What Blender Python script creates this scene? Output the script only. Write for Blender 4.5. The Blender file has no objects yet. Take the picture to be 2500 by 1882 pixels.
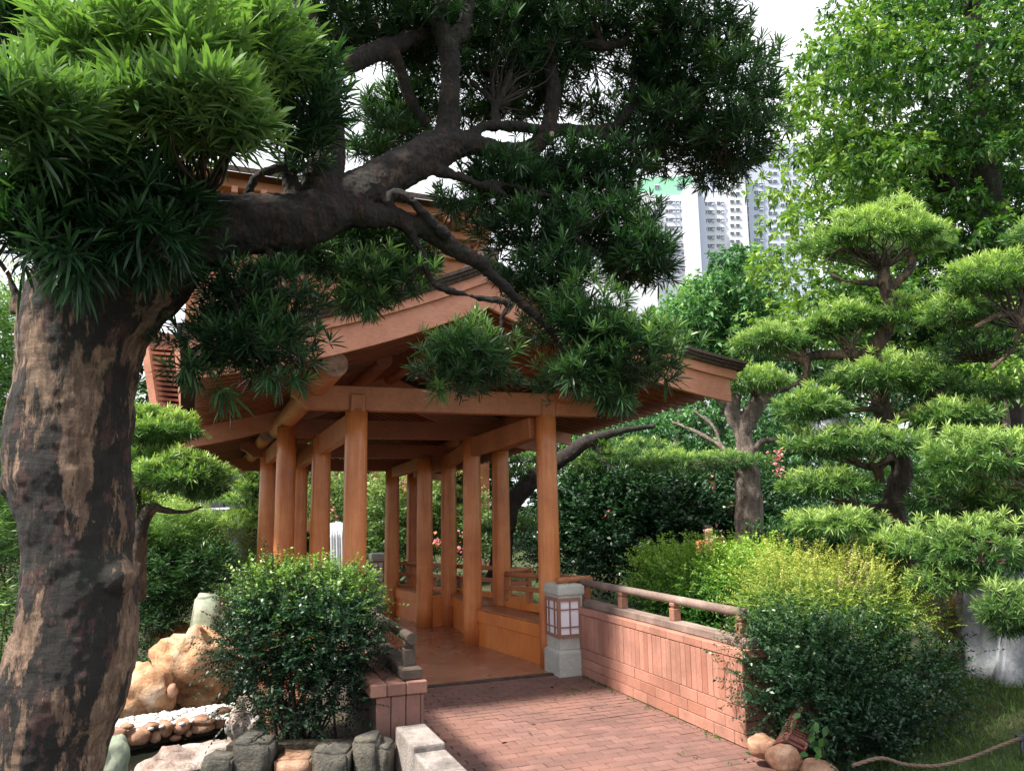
import bpy, bmesh, math, random
import numpy as np
from mathutils import Vector, Matrix, noise
from math import sin, cos, pi, radians, atan, sqrt

random.seed(7)
RNG = np.random.default_rng(11)
SC = bpy.context.scene
COL = SC.collection

# ------------------------------------------------------------------ camera, sky, sun, exposure
CAM_H = 1.7
F_PX, IMG_W = 1880.0, 2500.0
PITCH = atan((1235 - 941) / F_PX)
ROLL = atan(0.0164)
FW = np.array([0, cos(PITCH), sin(PITCH)])
UP0 = np.array([0, -sin(PITCH), cos(PITCH)])
RT0 = np.array([1.0, 0, 0])
RT = RT0 * cos(ROLL) - UP0 * sin(ROLL)
UPV = UP0 * cos(ROLL) + RT0 * sin(ROLL)
cam_d = bpy.data.cameras.new('camera')
cam_d.sensor_fit = 'HORIZONTAL'
cam_d.sensor_width = 36.0
cam_d.lens = 36.0 * F_PX / IMG_W
cam_d.clip_start = 0.05
cam_d.clip_end = 3000
cam = bpy.data.objects.new('camera', cam_d)
COL.objects.link(cam)
cam.matrix_world = Matrix(((RT[0], UPV[0], -FW[0], 0), (RT[1], UPV[1], -FW[1], 0), (RT[2], UPV[2], -FW[2], CAM_H), (0, 0, 0, 1)))
SC.camera = cam

SUN_EL, SUN_AZ = radians(57), radians(-116)      # azimuth from +Y (camera forward), negative = left
world = bpy.data.worlds.new('World')
SC.world = world
world.use_nodes = True
nt = world.node_tree
nt.nodes.clear()
n_out = nt.nodes.new('ShaderNodeOutputWorld')
n_bg = nt.nodes.new('ShaderNodeBackground')
n_bg.inputs[1].default_value = 0.074
n_sky = nt.nodes.new('ShaderNodeTexSky')
n_sky.sky_type = 'NISHITA'
n_sky.sun_disc = False
n_sky.sun_elevation = SUN_EL
n_sky.sun_rotation = SUN_AZ
n_tc = nt.nodes.new('ShaderNodeTexCoord')
n_map = nt.nodes.new('ShaderNodeMapping')
n_map.inputs['Scale'].default_value = (1, 1, 2.2)
n_no = nt.nodes.new('ShaderNodeTexNoise')
n_no.inputs['Scale'].default_value = 1.7
n_no.inputs['Detail'].default_value = 6
n_rmp = nt.nodes.new('ShaderNodeMapRange')
n_rmp.inputs['From Min'].default_value = 0.30
n_rmp.inputs['From Max'].default_value = 0.50
n_rmp.inputs['To Min'].default_value = 0.45
n_rmp.inputs['To Max'].default_value = 1.0
n_mix = nt.nodes.new('ShaderNodeMix')
n_mix.data_type = 'RGBA'
n_mix.inputs[7].default_value = (9.6, 9.8, 10.4, 1)
nt.links.new(n_tc.outputs['Generated'], n_map.inputs['Vector'])
nt.links.new(n_map.outputs[0], n_no.inputs['Vector'])
nt.links.new(n_no.outputs[0], n_rmp.inputs['Value'])
nt.links.new(n_rmp.outputs[0], n_mix.inputs[0])
nt.links.new(n_sky.outputs[0], n_mix.inputs[6])
nt.links.new(n_mix.outputs[2], n_bg.inputs[0])
nt.links.new(n_bg.outputs[0], n_out.inputs[0])

sun_d = bpy.data.lights.new('sun', 'SUN')
sun_d.energy = 5.0
sun_d.angle = radians(6)
sun_d.color = (1.0, 0.93, 0.82)
sun = bpy.data.objects.new('sun', sun_d)
COL.objects.link(sun)
sdir = Vector((sin(SUN_AZ) * cos(SUN_EL), cos(SUN_AZ) * cos(SUN_EL), sin(SUN_EL)))
sun.rotation_euler = sdir.to_track_quat('Z', 'Y').to_euler()
sun.location = (-5, -5, 12)

SC.view_settings.view_transform = 'Standard'
SC.view_settings.look = 'None'
SC.view_settings.gamma = 1.0
SC.view_settings.use_curve_mapping = False
SC.view_settings.exposure = 1.15

# ------------------------------------------------------------------ frames of reference
AX = radians(21.0)                                # the bridge runs 21 degrees left of the view
U2 = np.array([-sin(AX), cos(AX)])
V2 = np.array([cos(AX), sin(AX)])


def W(s, t, z=0.0):
    p = s * V2 + t * U2
    return Vector((p[0], p[1], z))


def P(px, py, Y):
    """the point of the place that the photograph shows at px, py, Y metres ahead"""
    d = FW * F_PX + RT * (px - 1250) - UPV * (py - 941)
    q = np.array([0, 0, CAM_H]) + d * (Y / d[1])
    return Vector(q)


def G(px, py, z=0.0):
    d = FW * F_PX + RT * (px - 1250) - UPV * (py - 941)
    q = np.array([0, 0, CAM_H]) + d * ((z - CAM_H) / d[2])
    return Vector(q)


# ------------------------------------------------------------------ object helpers
def tag(o, label=None, cat=None, group=None, kind=None):
    if label: o['label'] = label
    if cat: o['category'] = cat
    if group: o['group'] = group
    if kind: o['kind'] = kind
    return o


def empty(name, loc, label, cat, group=None):
    o = bpy.data.objects.new(name, None)
    o.empty_display_size = 0.2
    o.location = loc
    COL.objects.link(o)
    return tag(o, label, cat, group)


def root_of(o):
    while o.parent: o = o.parent
    return o


def link(name, me, parent=None, mats=None, kind=None, loc=None, rot=None):
    o = bpy.data.objects.new(name, me)
    COL.objects.link(o)
    if mats is not None:
        if not isinstance(mats, (list, tuple)): mats = [mats]
        if len(me.materials) == 0:
            for m in mats: me.materials.append(m)
    if loc is not None: o.location = loc
    if rot is not None: o.rotation_euler = rot
    if parent is not None:
        o.parent = parent
        # every thing's root stands unrotated, parts keep world coordinates
        q = parent
        acc = Vector((0, 0, 0))
        while q is not None:
            acc = acc + q.location
            q = q.parent
        if parent.parent is not None:
            acc = parent.location
            o.matrix_parent_inverse = Matrix.Translation(-Vector(parent.location))
        else:
            o.matrix_parent_inverse = Matrix.Translation(-acc)
    if kind: o['kind'] = kind
    return o


def mesh(name, v, f, smooth=False):
    me = bpy.data.meshes.new(name)
    me.from_pydata([tuple(x) for x in v], [], f)
    if smooth:
        me.polygons.foreach_set('use_smooth', [True] * len(me.polygons))
    me.update()
    return me


def bm_mesh(name, bm, smooth=False):
    me = bpy.data.meshes.new(name)
    bm.to_mesh(me)
    bm.free()
    if smooth:
        me.polygons.foreach_set('use_smooth', [True] * len(me.polygons))
    me.update()
    return me


def add_box(bm, c, ax, ay, az):
    """box of half-vectors ax, ay, az around c"""
    c, ax, ay, az = Vector(c), Vector(ax), Vector(ay), Vector(az)
    vs = [bm.verts.new(c + ax * i + ay * j + az * k) for k in (-1, 1) for j in (-1, 1) for i in (-1, 1)]
    for q in ((0, 2, 3, 1), (4, 5, 7, 6), (0, 1, 5, 4), (1, 3, 7, 5), (3, 2, 6, 7), (2, 0, 4, 6)):
        bm.faces.new([vs[i] for i in q])
    return vs


def box_mesh(name, c, ax, ay, az, bevel=0.0, seg=1):
    bm = bmesh.new()
    add_box(bm, c, ax, ay, az)
    bmesh.ops.recalc_face_normals(bm, faces=bm.faces)
    if bevel > 0:
        bmesh.ops.bevel(bm, geom=list(bm.edges), offset=bevel, segments=seg, affect='EDGES', profile=0.6)
    return bm_mesh(name, bm)


S3 = Vector((V2[0], V2[1], 0))
T3 = Vector((U2[0], U2[1], 0))
Z3 = Vector((0, 0, 1))


def stbox(name, s0, s1, t0, t1, z0, z1, bevel=0.004):
    return box_mesh(name, W((s0 + s1) / 2, (t0 + t1) / 2, (z0 + z1) / 2), S3 * (s1 - s0) / 2, T3 * (t1 - t0) / 2, Z3 * (z1 - z0) / 2, bevel)


def beam_mesh(name, p0, p1, w, h, bevel=0.006):
    p0, p1 = Vector(p0), Vector(p1)
    d = (p1 - p0)
    L = d.length
    d.normalize()
    side = d.cross(Z3).normalized()
    up = side.cross(d)
    return box_mesh(name, (p0 + p1) / 2, d * L / 2, side * w / 2, up * h / 2, bevel)


def catmull(pts, n):
    """pts: list of tuples of any length, returns n points per span"""
    a = np.array(pts, float)
    a = np.vstack([2 * a[0] - a[1], a, 2 * a[-1] - a[-2]])
    out = []
    for i in range(1, len(a) - 2):
        for k in range(n):
            t = k / n
            out.append(0.5 * ((2 * a[i]) + (-a[i - 1] + a[i + 1]) * t + (2 * a[i - 1] - 5 * a[i] + 4 * a[i + 1] - a[i + 2]) * t * t + (-a[i - 1] + 3 * a[i] - 3 * a[i + 1] + a[i + 2]) * t ** 3))
    out.append(a[-2])
    return np.array(out)


def tube_geo(path, radii, sides=10, wob=0.0, seed=0, V=None, Fc=None):
    """append a capped tube to V, Fc"""
    if V is None: V, Fc = [], []
    n = len(path)
    path = [Vector(p) for p in path]
    up = Vector((0.13, 0.27, 1)).normalized()
    base = len(V)
    prev = None
    for i in range(n):
        d = (path[min(i + 1, n - 1)] - path[max(i - 1, 0)])
        if d.length < 1e-9: d = Vector((0, 0, 1))
        d.normalize()
        if prev is None:
            a = d.cross(up)
            if a.length < 0.1: a = d.cross(Vector((1, 0, 0)))
        else:
            a = prev - d * prev.dot(d)
        a.normalize()
        prev = a
        b = d.cross(a)
        for k in range(sides):
            th = 2 * pi * k / sides
            r = radii[i]
            if wob:
                r *= 1 + wob * noise.noise(Vector((cos(th) * 1.3 + seed, sin(th) * 1.3, i * 0.35)))
            V.append(path[i] + (a * cos(th) + b * sin(th)) * r)
    for i in range(n - 1):
        for k in range(sides):
            k2 = (k + 1) % sides
            Fc.append((base + i * sides + k, base + i * sides + k2, base + (i + 1) * sides + k2, base + (i + 1) * sides + k))
    Fc.append(tuple(base + k for k in range(sides))[::-1])
    Fc.append(tuple(base + (n - 1) * sides + k for k in range(sides)))
    return V, Fc


def tube_mesh(name, path, r, sides=16, smooth=True, wob=0.0):
    if not hasattr(r, '__len__'): r = [r] * len(path)
    V, Fc = tube_geo(path, r, sides, wob)
    me = mesh(name, V, Fc, False)
    if smooth:
        sm = [len(p.vertices) == 4 for p in me.polygons]
        me.polygons.foreach_set('use_smooth', sm)
    return me


# ------------------------------------------------------------------ materials
def new_mat(name):
    m = bpy.data.materials.new(name)
    m.use_nodes = True
    t = m.node_tree
    b = t.nodes['Principled BSDF']
    return m, t, b


def nn(t, kind, **kw):
    n = t.nodes.new(kind)
    for k, v in kw.items():
        if k in n.inputs: n.inputs[k].default_value = v
        else: setattr(n, k, v)
    return n


def ramp(t, fac, stops):
    r = t.nodes.new('ShaderNodeValToRGB')
    el = r.color_ramp.elements
    while len(el) < len(stops): el.new(0.5)
    for e, (p, c) in zip(el, stops):
        e.position = p
        e.color = (c[0], c[1], c[2], 1)
    t.links.new(fac, r.inputs[0])
    return r.outputs[0]


def coords(t, scale=(1, 1, 1), kind='Object', rot=(0, 0, 0)):
    tc = t.nodes.new('ShaderNodeTexCoord')
    mp = t.nodes.new('ShaderNodeMapping')
    mp.inputs['Scale'].default_value = scale
    mp.inputs['Rotation'].default_value = rot
    if kind == 'World':
        g = t.nodes.new('ShaderNodeNewGeometry')
        t.links.new(g.outputs['Position'], mp.inputs['Vector'])
    else:
        t.links.new(tc.outputs[kind], mp.inputs['Vector'])
    return mp.outputs[0]


def tex(t, vec, scale, detail=4, rough=0.55, dist=0.0):
    n = nn(t, 'ShaderNodeTexNoise')
    n.inputs['Scale'].default_value = scale
    n.inputs['Detail'].default_value = detail
    n.inputs['Roughness'].default_value = rough
    n.inputs['Distortion'].default_value = dist
    t.links.new(vec, n.inputs['Vector'])
    return n.outputs[0]


def mixc(t, fac, a, b, mode='MIX'):
    m = t.nodes.new('ShaderNodeMix')
    m.data_type = 'RGBA'
    m.blend_type = mode
    for i, x in ((0, fac), (6, a), (7, b)):
        if isinstance(x, (int, float)): m.inputs[i].default_value = x
        elif isinstance(x, tuple): m.inputs[i].default_value = (x[0], x[1], x[2], 1)
        else: t.links.new(x, m.inputs[i])
    return m.outputs[2]


def bump(t, b, h, strength=0.3, dist=0.02):
    n = t.nodes.new('ShaderNodeBump')
    n.inputs['Strength'].default_value = strength
    n.inputs['Distance'].default_value = dist
    t.links.new(h, n.inputs['Height'])
    t.links.new(n.outputs[0], b.inputs['Normal'])


def rand_fac(t):
    oi = t.nodes.new('ShaderNodeObjectInfo')
    return oi.outputs['Random']


def mat_wood(name, c1, c2, c3, rough=0.4, grain=(1, 1, 1), bumpy=0.08, coat=0.0, vary=0.0):
    m, t, b = new_mat(name)
    v = coords(t, (1, 1, 1), 'World')
    a = tex(t, v, 2.2, 5, 0.6)
    v2 = coords(t, grain, 'World')
    g = tex(t, v2, 14, 6, 0.65, 0.4)
    c = ramp(t, a, [(0.30, c1), (0.55, c2), (0.75, c3)])
    c = mixc(t, 0.55, c, ramp(t, g, [(0.25, (0.55, 0.5, 0.48)), (0.6, (1, 1, 1))]), 'MULTIPLY')
    sp = tex(t, v, 60, 2, 0.5)
    c = mixc(t, ramp(t, sp, [(0.66, (0, 0, 0)), (0.74, (0.35, 0.35, 0.35))]), c, (c1[0] * 0.4, c1[1] * 0.4, c1[2] * 0.4))
    if vary:
        rf = rand_fac(t)
        c = mixc(t, 1.0, c, ramp(t, rf, [(0, (1 - vary,) * 3), (1, (1 + vary,) * 3)]), 'MULTIPLY')
    t.links.new(c, b.inputs['Base Color'])
    t.links.new(ramp(t, g, [(0.2, (rough + .18,) * 3), (0.8, (rough - .06,) * 3)]), b.inputs['Roughness'])
    b.inputs['Coat Weight'].default_value = coat
    b.inputs['Coat Roughness'].default_value = 0.25
    bump(t, b, g, bumpy, 0.01)
    return m


M = {}
M['paint'] = mat_wood('orange_stained_wood', (0.32, 0.105, 0.04), (0.43, 0.155, 0.06), (0.50, 0.20, 0.085), 0.42, (3, 3, 0.35), 0.12)
M['column'] = mat_wood('column_wood', (0.50, 0.15, 0.045), (0.65, 0.225, 0.07), (0.70, 0.30, 0.115), 0.32, (4, 4, 0.25), 0.10, 0.25)
M['beam'] = mat_wood('beam_wood', (0.34, 0.115, 0.048), (0.43, 0.16, 0.068), (0.50, 0.21, 0.095), 0.45, (2, 2, 2), 0.12)
M['barge'] = mat_wood('bargeboard_wood', (0.44, 0.175, 0.105), (0.55, 0.24, 0.15), (0.61, 0.30, 0.20), 0.5, (1.2, 1.2, 3), 0.15)
M['rafter'] = mat_wood('rafter_wood', (0.16, 0.042, 0.02), (0.22, 0.058, 0.026), (0.28, 0.08, 0.034), 0.55, (2, 2, 2), 0.12, 0, 0.12)  # wood darkened, the dimness under the eaves put into the colour
M['soffit'] = mat_wood('soffit_board', (0.09, 0.027, 0.014), (0.12, 0.036, 0.018), (0.15, 0.05, 0.024), 0.7, (2, 2, 2), 0.1)  # darker still, the shaded gaps between rafters are in the colour
M['bench'] = mat_wood('bench_board', (0.58, 0.17, 0.035), (0.68, 0.22, 0.05), (0.74, 0.29, 0.07), 0.36, (5, 5, 0.4), 0.10, 0.1)
M['oldwood'] = mat_wood('weathered_wood', (0.11, 0.075, 0.06), (0.28, 0.205, 0.175), (0.46, 0.37, 0.33), 0.75, (6, 1.2, 6), 0.5)
M['darkoldwood'] = mat_wood('dark_weathered_wood', (0.035, 0.024, 0.018), (0.08, 0.058, 0.046), (0.16, 0.12, 0.10), 0.8, (6, 1.2, 6), 0.6)
M['shadedbeam'] = mat_wood('beam_wood_with_shade', (0.20, 0.055, 0.026), (0.26, 0.075, 0.034), (0.32, 0.10, 0.044), 0.45, (2, 2, 2), 0.12)  # darker copy of the beam wood, interior shade put into the colour
M['redwood'] = mat_wood('red_brown_wood', (0.22, 0.10, 0.07), (0.32, 0.16, 0.11), (0.40, 0.22, 0.16), 0.6, (5, 1.2, 5), 0.35)


def mat_endgrain():
    m, t, b = new_mat('log_end_grain')
    v = coords(t, (1, 1, 1), 'World')
    a = tex(t, v, 9, 4, 0.6)
    c = ramp(t, a, [(0.35, (0.30, 0.17, 0.13)), (0.6, (0.52, 0.36, 0.30)), (0.75, (0.6, 0.45, 0.4))])
    b2 = tex(t, v, 38, 2, 0.5)
    c = mixc(t, ramp(t, b2, [(0.68, (0, 0, 0)), (0.72, (1, 1, 1))]), c, (0.05, 0.035, 0.03))
    t.links.new(c, b.inputs['Base Color'])
    b.inputs['Roughness'].default_value = 0.8
    return m


M['endgrain'] = mat_endgrain()


def mat_brick(name, c1, c2, stain=0.35, rough=0.75, dirt=(0.06, 0.045, 0.04), tint2=None):
    m, t, b = new_mat(name)
    v = coords(t, (1, 1, 1), 'World')
    rf = rand_fac(t)
    c = ramp(t, rf, [(0.0, c1), (0.5, tuple((x + y) / 2 for x, y in zip(c1, c2))), (1.0, c2)])
    a = tex(t, v, 3.0, 6, 0.65)
    c = mixc(t, ramp(t, a, [(0.42, (0, 0, 0)), (0.68, (stain, stain, stain))]), c, dirt)
    f = tex(t, v, 55, 4, 0.6)
    c = mixc(t, 0.6, c, ramp(t, f, [(0.3, (0.72, 0.7, 0.7)), (0.65, (1.06, 1.05, 1.05))]), 'MULTIPLY')
    if tint2:
        a2 = tex(t, v, 1.1, 3, 0.5)
        c = mixc(t, ramp(t, a2, [(0.5, (0, 0, 0)), (0.62, (0.5, 0.5, 0.5))]), c, tint2)
    t.links.new(c, b.inputs['Base Color'])
    b.inputs['Roughness'].default_value = rough
    bump(t, b, f, 0.25, 0.004)
    return m


M['walltile'] = mat_brick('terracotta_tile', (0.36, 0.16, 0.112), (0.47, 0.235, 0.175), 0.4, 0.62)
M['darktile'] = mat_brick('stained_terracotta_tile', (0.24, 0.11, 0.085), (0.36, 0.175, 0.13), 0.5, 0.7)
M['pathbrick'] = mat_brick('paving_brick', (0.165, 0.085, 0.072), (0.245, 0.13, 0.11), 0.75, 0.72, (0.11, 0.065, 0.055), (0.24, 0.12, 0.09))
M['litbrick'] = mat_brick('sunlit_brick', (0.52, 0.22, 0.12), (0.60, 0.28, 0.17), 0.25, 0.7)  # terracotta brightened to orange, sunlight put into the colour


def mat_stone(name, cols, scale=4, rough=0.85, bs=0.6, bd=0.03, veins=None, vary=False, obj='World'):
    m, t, b = new_mat(name)
    v = coords(t, (1, 1, 1), obj)
    a = tex(t, v, scale, 8, 0.62, 0.6)
    n = len(cols)
    c = ramp(t, a, [(0.3 + 0.42 * i / max(1, n - 1), cols[i]) for i in range(n)])
    f = tex(t, v, scale * 9, 6, 0.7)
    c = mixc(t, 0.7, c, ramp(t, f, [(0.3, (0.6, 0.6, 0.6)), (0.65, (1.08, 1.08, 1.08))]), 'MULTIPLY')
    if veins:
        a2 = tex(t, v, scale * 0.8, 5, 0.6, 1.5)
        c = mixc(t, ramp(t, a2, [(0.485, (0, 0, 0)), (0.5, (0.8, 0.8, 0.8)), (0.515, (0, 0, 0))]), c, veins)
    if vary:
        rf = rand_fac(t)
        c = mixc(t, 1.0, c, ramp(t, rf, [(0, (0.7, 0.68, 0.66)), (0.5, (1.0, 0.95, 0.9)), (1, (1.2, 1.15, 1.1))]), 'MULTIPLY')
    t.links.new(c, b.inputs['Base Color'])
    b.inputs['Roughness'].default_value = rough
    mx = nn(t, 'ShaderNodeMath', operation='ADD')
    t.links.new(a, mx.inputs[0])
    t.links.new(f, mx.inputs[1])
    bump(t, b, mx.outputs[0], bs, bd)
    return m


M['boulder'] = mat_stone('golden_boulder', [(0.20, 0.09, 0.045), (0.50, 0.27, 0.14), (0.64, 0.44, 0.29), (0.72, 0.60, 0.50)], 2.8, 0.85, 0.7, 0.03, (0.20, 0.11, 0.06))
M['edging'] = mat_stone('edging_stone', [(0.16, 0.08, 0.05), (0.36, 0.20, 0.13), (0.52, 0.36, 0.26)], 8, 0.7, 0.5, 0.01, None, True)
M['wallstone'] = mat_stone('grey_wall_stone', [(0.045, 0.047, 0.043), (0.10, 0.10, 0.09), (0.19, 0.18, 0.155), (0.24, 0.17, 0.12)], 7, 0.9, 1.0, 0.03, None, True)
M['palerock'] = mat_stone('pale_rock', [(0.16, 0.12, 0.10), (0.36, 0.27, 0.23), (0.50, 0.43, 0.39), (0.58, 0.53, 0.50)], 3.8, 0.8, 0.8, 0.03, (0.14, 0.08, 0.05))
M['greyrock'] = mat_stone('grey_slab', [(0.13, 0.14, 0.16), (0.25, 0.27, 0.31), (0.34, 0.36, 0.40), (0.28, 0.23, 0.18)], 3.2, 0.6, 0.5, 0.02)
M['greenstone'] = mat_stone('pale_green_stone', [(0.15, 0.20, 0.14), (0.28, 0.30, 0.22), (0.38, 0.38, 0.30)], 4, 0.7, 0.3, 0.01)
M['concrete'] = mat_stone('rough_concrete', [(0.14, 0.12, 0.11), (0.31, 0.27, 0.25), (0.42, 0.37, 0.34)], 7, 0.9, 0.8, 0.015)
M['lantern'] = mat_stone('lantern_stone', [(0.42, 0.43, 0.39), (0.50, 0.51, 0.47), (0.58, 0.58, 0.54)], 9, 0.85, 0.35, 0.005)
M['pebble'] = mat_stone('white_pebble', [(0.5, 0.47, 0.42), (0.72, 0.70, 0.68), (0.80, 0.79, 0.78)], 22, 0.6, 0.2, 0.004)
M['soil'] = mat_stone('dark_soil', [(0.03, 0.025, 0.018), (0.07, 0.055, 0.035), (0.10, 0.085, 0.05)], 6, 0.95, 0.9, 0.03)
M['mortar'] = mat_stone('dark_mortar', [(0.035, 0.028, 0.022), (0.07, 0.05, 0.04), (0.11, 0.075, 0.06)], 12, 0.95, 0.5, 0.01)
M['roofcover'] = mat_stone('brown_shingle', [(0.035, 0.025, 0.022), (0.10, 0.065, 0.05), (0.20, 0.13, 0.10)], 30, 0.95, 1.0, 0.03)


def mat_floor():
    m, t, b = new_mat('polished_red_floor')
    v = coords(t, (1, 1, 1), 'World')
    a = tex(t, v, 1.6, 6, 0.6)
    c = ramp(t, a, [(0.3, (0.26, 0.11, 0.07)), (0.55, (0.36, 0.165, 0.11)), (0.75, (0.42, 0.21, 0.15))])
    sp = tex(t, v, 2.6, 3, 0.5)
    c = mixc(t, ramp(t, sp, [(0.5, (0, 0, 0)), (0.9, (0.3, 0.3, 0.3))]), c, (0.40, 0.25, 0.19))
    t.links.new(c, b.inputs['Base Color'])
    t.links.new(ramp(t, sp, [(0.3, (0.14,) * 3), (0.7, (0.32,) * 3)]), b.inputs['Roughness'])
    bump(t, b, a, 0.05, 0.01)
    return m


M['floor'] = mat_floor()


def mat_simple(name, col, rough=0.6, metal=0.0, noise_amt=0.15, spec=0.5):
    m, t, b = new_mat(name)
    v = coords(t, (1, 1, 1), 'World')
    a = tex(t, v, 7, 5, 0.6)
    c = mixc(t, 1.0, col, ramp(t, a, [(0.3, (1 - noise_amt,) * 3), (0.7, (1 + noise_amt * 0.5,) * 3)]), 'MULTIPLY')
    t.links.new(c, b.inputs['Base Color'])
    b.inputs['Roughness'].default_value = rough
    b.inputs['Metallic'].default_value = metal
    return m


M['lamp_pane'] = mat_simple('white_lantern_pane', (0.78, 0.77, 0.86), 0.35, 0, 0.04)
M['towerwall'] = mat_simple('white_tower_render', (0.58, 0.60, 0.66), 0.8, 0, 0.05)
M['towershade'] = mat_simple('shaded_white_tower_render', (0.44, 0.49, 0.62), 0.8, 0, 0.05)  # white render turned bluish, its shade put into the colour
M['towergreen'] = mat_simple('green_tower_render', (0.22, 0.48, 0.33), 0.8, 0, 0.06)
M['windowglass'] = mat_simple('tower_window_glass', (0.13, 0.15, 0.20), 0.3, 0, 0.1)
M['pipe'] = mat_simple('galvanised_pipe', (0.62, 0.64, 0.68), 0.35, 0.6, 0.1)
M['darkmetal'] = mat_simple('dark_panel', (0.035, 0.04, 0.055), 0.5, 0, 0.2)
M['whitepaint'] = mat_simple('white_paint', (0.72, 0.74, 0.76), 0.5, 0, 0.08)
M['redpanel'] = mat_simple('maroon_metal', (0.20, 0.075, 0.06), 0.45, 0, 0.25)
M['skin'] = mat_simple('skin', (0.52, 0.31, 0.22), 0.5, 0, 0.05)
M['hair'] = mat_simple('black_hair', (0.015, 0.012, 0.01), 0.45, 0, 0.1)
M['orangecloth'] = mat_simple('rust_orange_cloth', (0.42, 0.14, 0.05), 0.85, 0, 0.2)
M['pinkcloth'] = mat_simple('pink_cloth', (0.72, 0.30, 0.32), 0.85, 0, 0.15)
M['trouser'] = mat_simple('dark_cloth', (0.03, 0.03, 0.045), 0.85, 0, 0.2)
M['rope'] = mat_simple('brown_rope', (0.17, 0.115, 0.08), 0.95, 0, 0.4)
M['greybuild'] = mat_simple('pale_grey_cladding', (0.55, 0.60, 0.66), 0.5, 0, 0.05)
M['deadleaf'] = mat_simple('dry_leaf', (0.10, 0.05, 0.03), 0.8, 0, 0.3)


def mat_water():
    m, t, b = new_mat('pond_water')
    b.inputs['Base Color'].default_value = (0.012, 0.014, 0.010, 1)
    b.inputs['Roughness'].default_value = 0.05
    b.inputs['IOR'].default_value = 1.33
    v = coords(t, (1, 1, 1), 'World')
    a = tex(t, v, 5, 3, 0.5)
    bump(t, b, a, 0.10, 0.03)
    return m


M['water'] = mat_water()


def mat_ground():
    m, t, b = new_mat('garden_ground')
    v = coords(t, (1, 1, 1), 'World')
    a = tex(t, v, 0.9, 7, 0.6)
    c = ramp(t, a, [(0.35, (0.05, 0.04, 0.022)), (0.48, (0.05, 0.065, 0.02)), (0.65, (0.055, 0.10, 0.022))])
    f = tex(t, v, 30, 5, 0.7)
    c = mixc(t, 0.8, c, ramp(t, f, [(0.3, (0.4, 0.4, 0.4)), (0.7, (1.2, 1.2, 1.2))]), 'MULTIPLY')
    t.links.new(c, b.inputs['Base Color'])
    b.inputs['Roughness'].default_value = 0.95
    bump(t, b, f, 0.8, 0.03)
    return m


M['ground'] = mat_ground()


def mat_leaf(name, old, mid, new, trans=0.3, rough=0.42, hue=0.0, spec=0.35):
    m, t, b = new_mat(name)
    at = nn(t, 'ShaderNodeAttribute', attribute_name='tint')
    c = ramp(t, at.outputs['Fac'], [(0.0, old), (0.5, mid), (1.0, new)])  # tones for leaf age and for light put into tint
    v = coords(t, (1, 1, 1), 'World')
    a = tex(t, v, 1.2, 3, 0.5)
    c = mixc(t, 1.0, c, ramp(t, a, [(0.3, (0.78, 0.82, 0.85)), (0.7, (1.12, 1.08, 0.95))]), 'MULTIPLY')
    t.links.new(c, b.inputs['Base Color'])
    b.inputs['Roughness'].default_value = rough
    b.inputs['Specular IOR Level'].default_value = spec
    tr = nn(t, 'ShaderNodeBsdfTranslucent')
    c2 = mixc(t, 1.0, c, (1.15, 1.35, 0.5), 'MULTIPLY')
    t.links.new(c2, tr.inputs['Color'])
    ms = nn(t, 'ShaderNodeMixShader')
    ms.inputs[0].default_value = trans
    t.links.new(b.outputs[0], ms.inputs[1])
    t.links.new(tr.outputs[0], ms.inputs[2])
    t.links.new(ms.outputs[0], t.nodes['Material Output'].inputs[0])
    return m


M['podo'] = mat_leaf('podocarpus_leaf', (0.014, 0.040, 0.020), (0.042, 0.112, 0.042), (0.21, 0.35, 0.115), 0.24, 0.36)
M['topiary'] = mat_leaf('topiary_leaf', (0.022, 0.065, 0.028), (0.12, 0.24, 0.07), (0.42, 0.55, 0.19), 0.30, 0.42)
M['broad'] = mat_leaf('bright_broad_leaf', (0.018, 0.062, 0.02), (0.065, 0.165, 0.038), (0.22, 0.34, 0.075), 0.30, 0.42)
M['bluebroad'] = mat_leaf('blue_green_leaf', (0.04, 0.12, 0.055), (0.11, 0.26, 0.11), (0.28, 0.45, 0.17), 0.3, 0.5)
M['darkbush'] = mat_leaf('dark_glossy_leaf', (0.010, 0.032, 0.018), (0.028, 0.082, 0.034), (0.20, 0.34, 0.05), 0.2, 0.37, 0, 0.42)
M['goldbush'] = mat_leaf('yellow_green_leaf', (0.03, 0.10, 0.02), (0.17, 0.30, 0.05), (0.46, 0.47, 0.13), 0.35, 0.5)
M['flowerbush'] = mat_leaf('flowering_shrub_leaf', (0.05, 0.10, 0.035), (0.14, 0.23, 0.08), (0.30, 0.36, 0.15), 0.3, 0.5)
M['backleaf'] = mat_leaf('background_leaf', (0.018, 0.055, 0.022), (0.045, 0.12, 0.04), (0.13, 0.24, 0.07), 0.3, 0.5)
M['freshbush'] = mat_leaf('fresh_green_leaf', (0.018, 0.065, 0.02), (0.08, 0.22, 0.04), (0.30, 0.46, 0.08), 0.35, 0.42)
M['grass'] = mat_leaf('grass_blade', (0.05, 0.09, 0.02), (0.08, 0.17, 0.03), (0.17, 0.26, 0.06), 0.3, 0.6)
M['petal'] = mat_leaf('pink_petal', (0.55, 0.12, 0.20), (0.65, 0.22, 0.28), (0.75, 0.42, 0.45), 0.3, 0.6)


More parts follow.
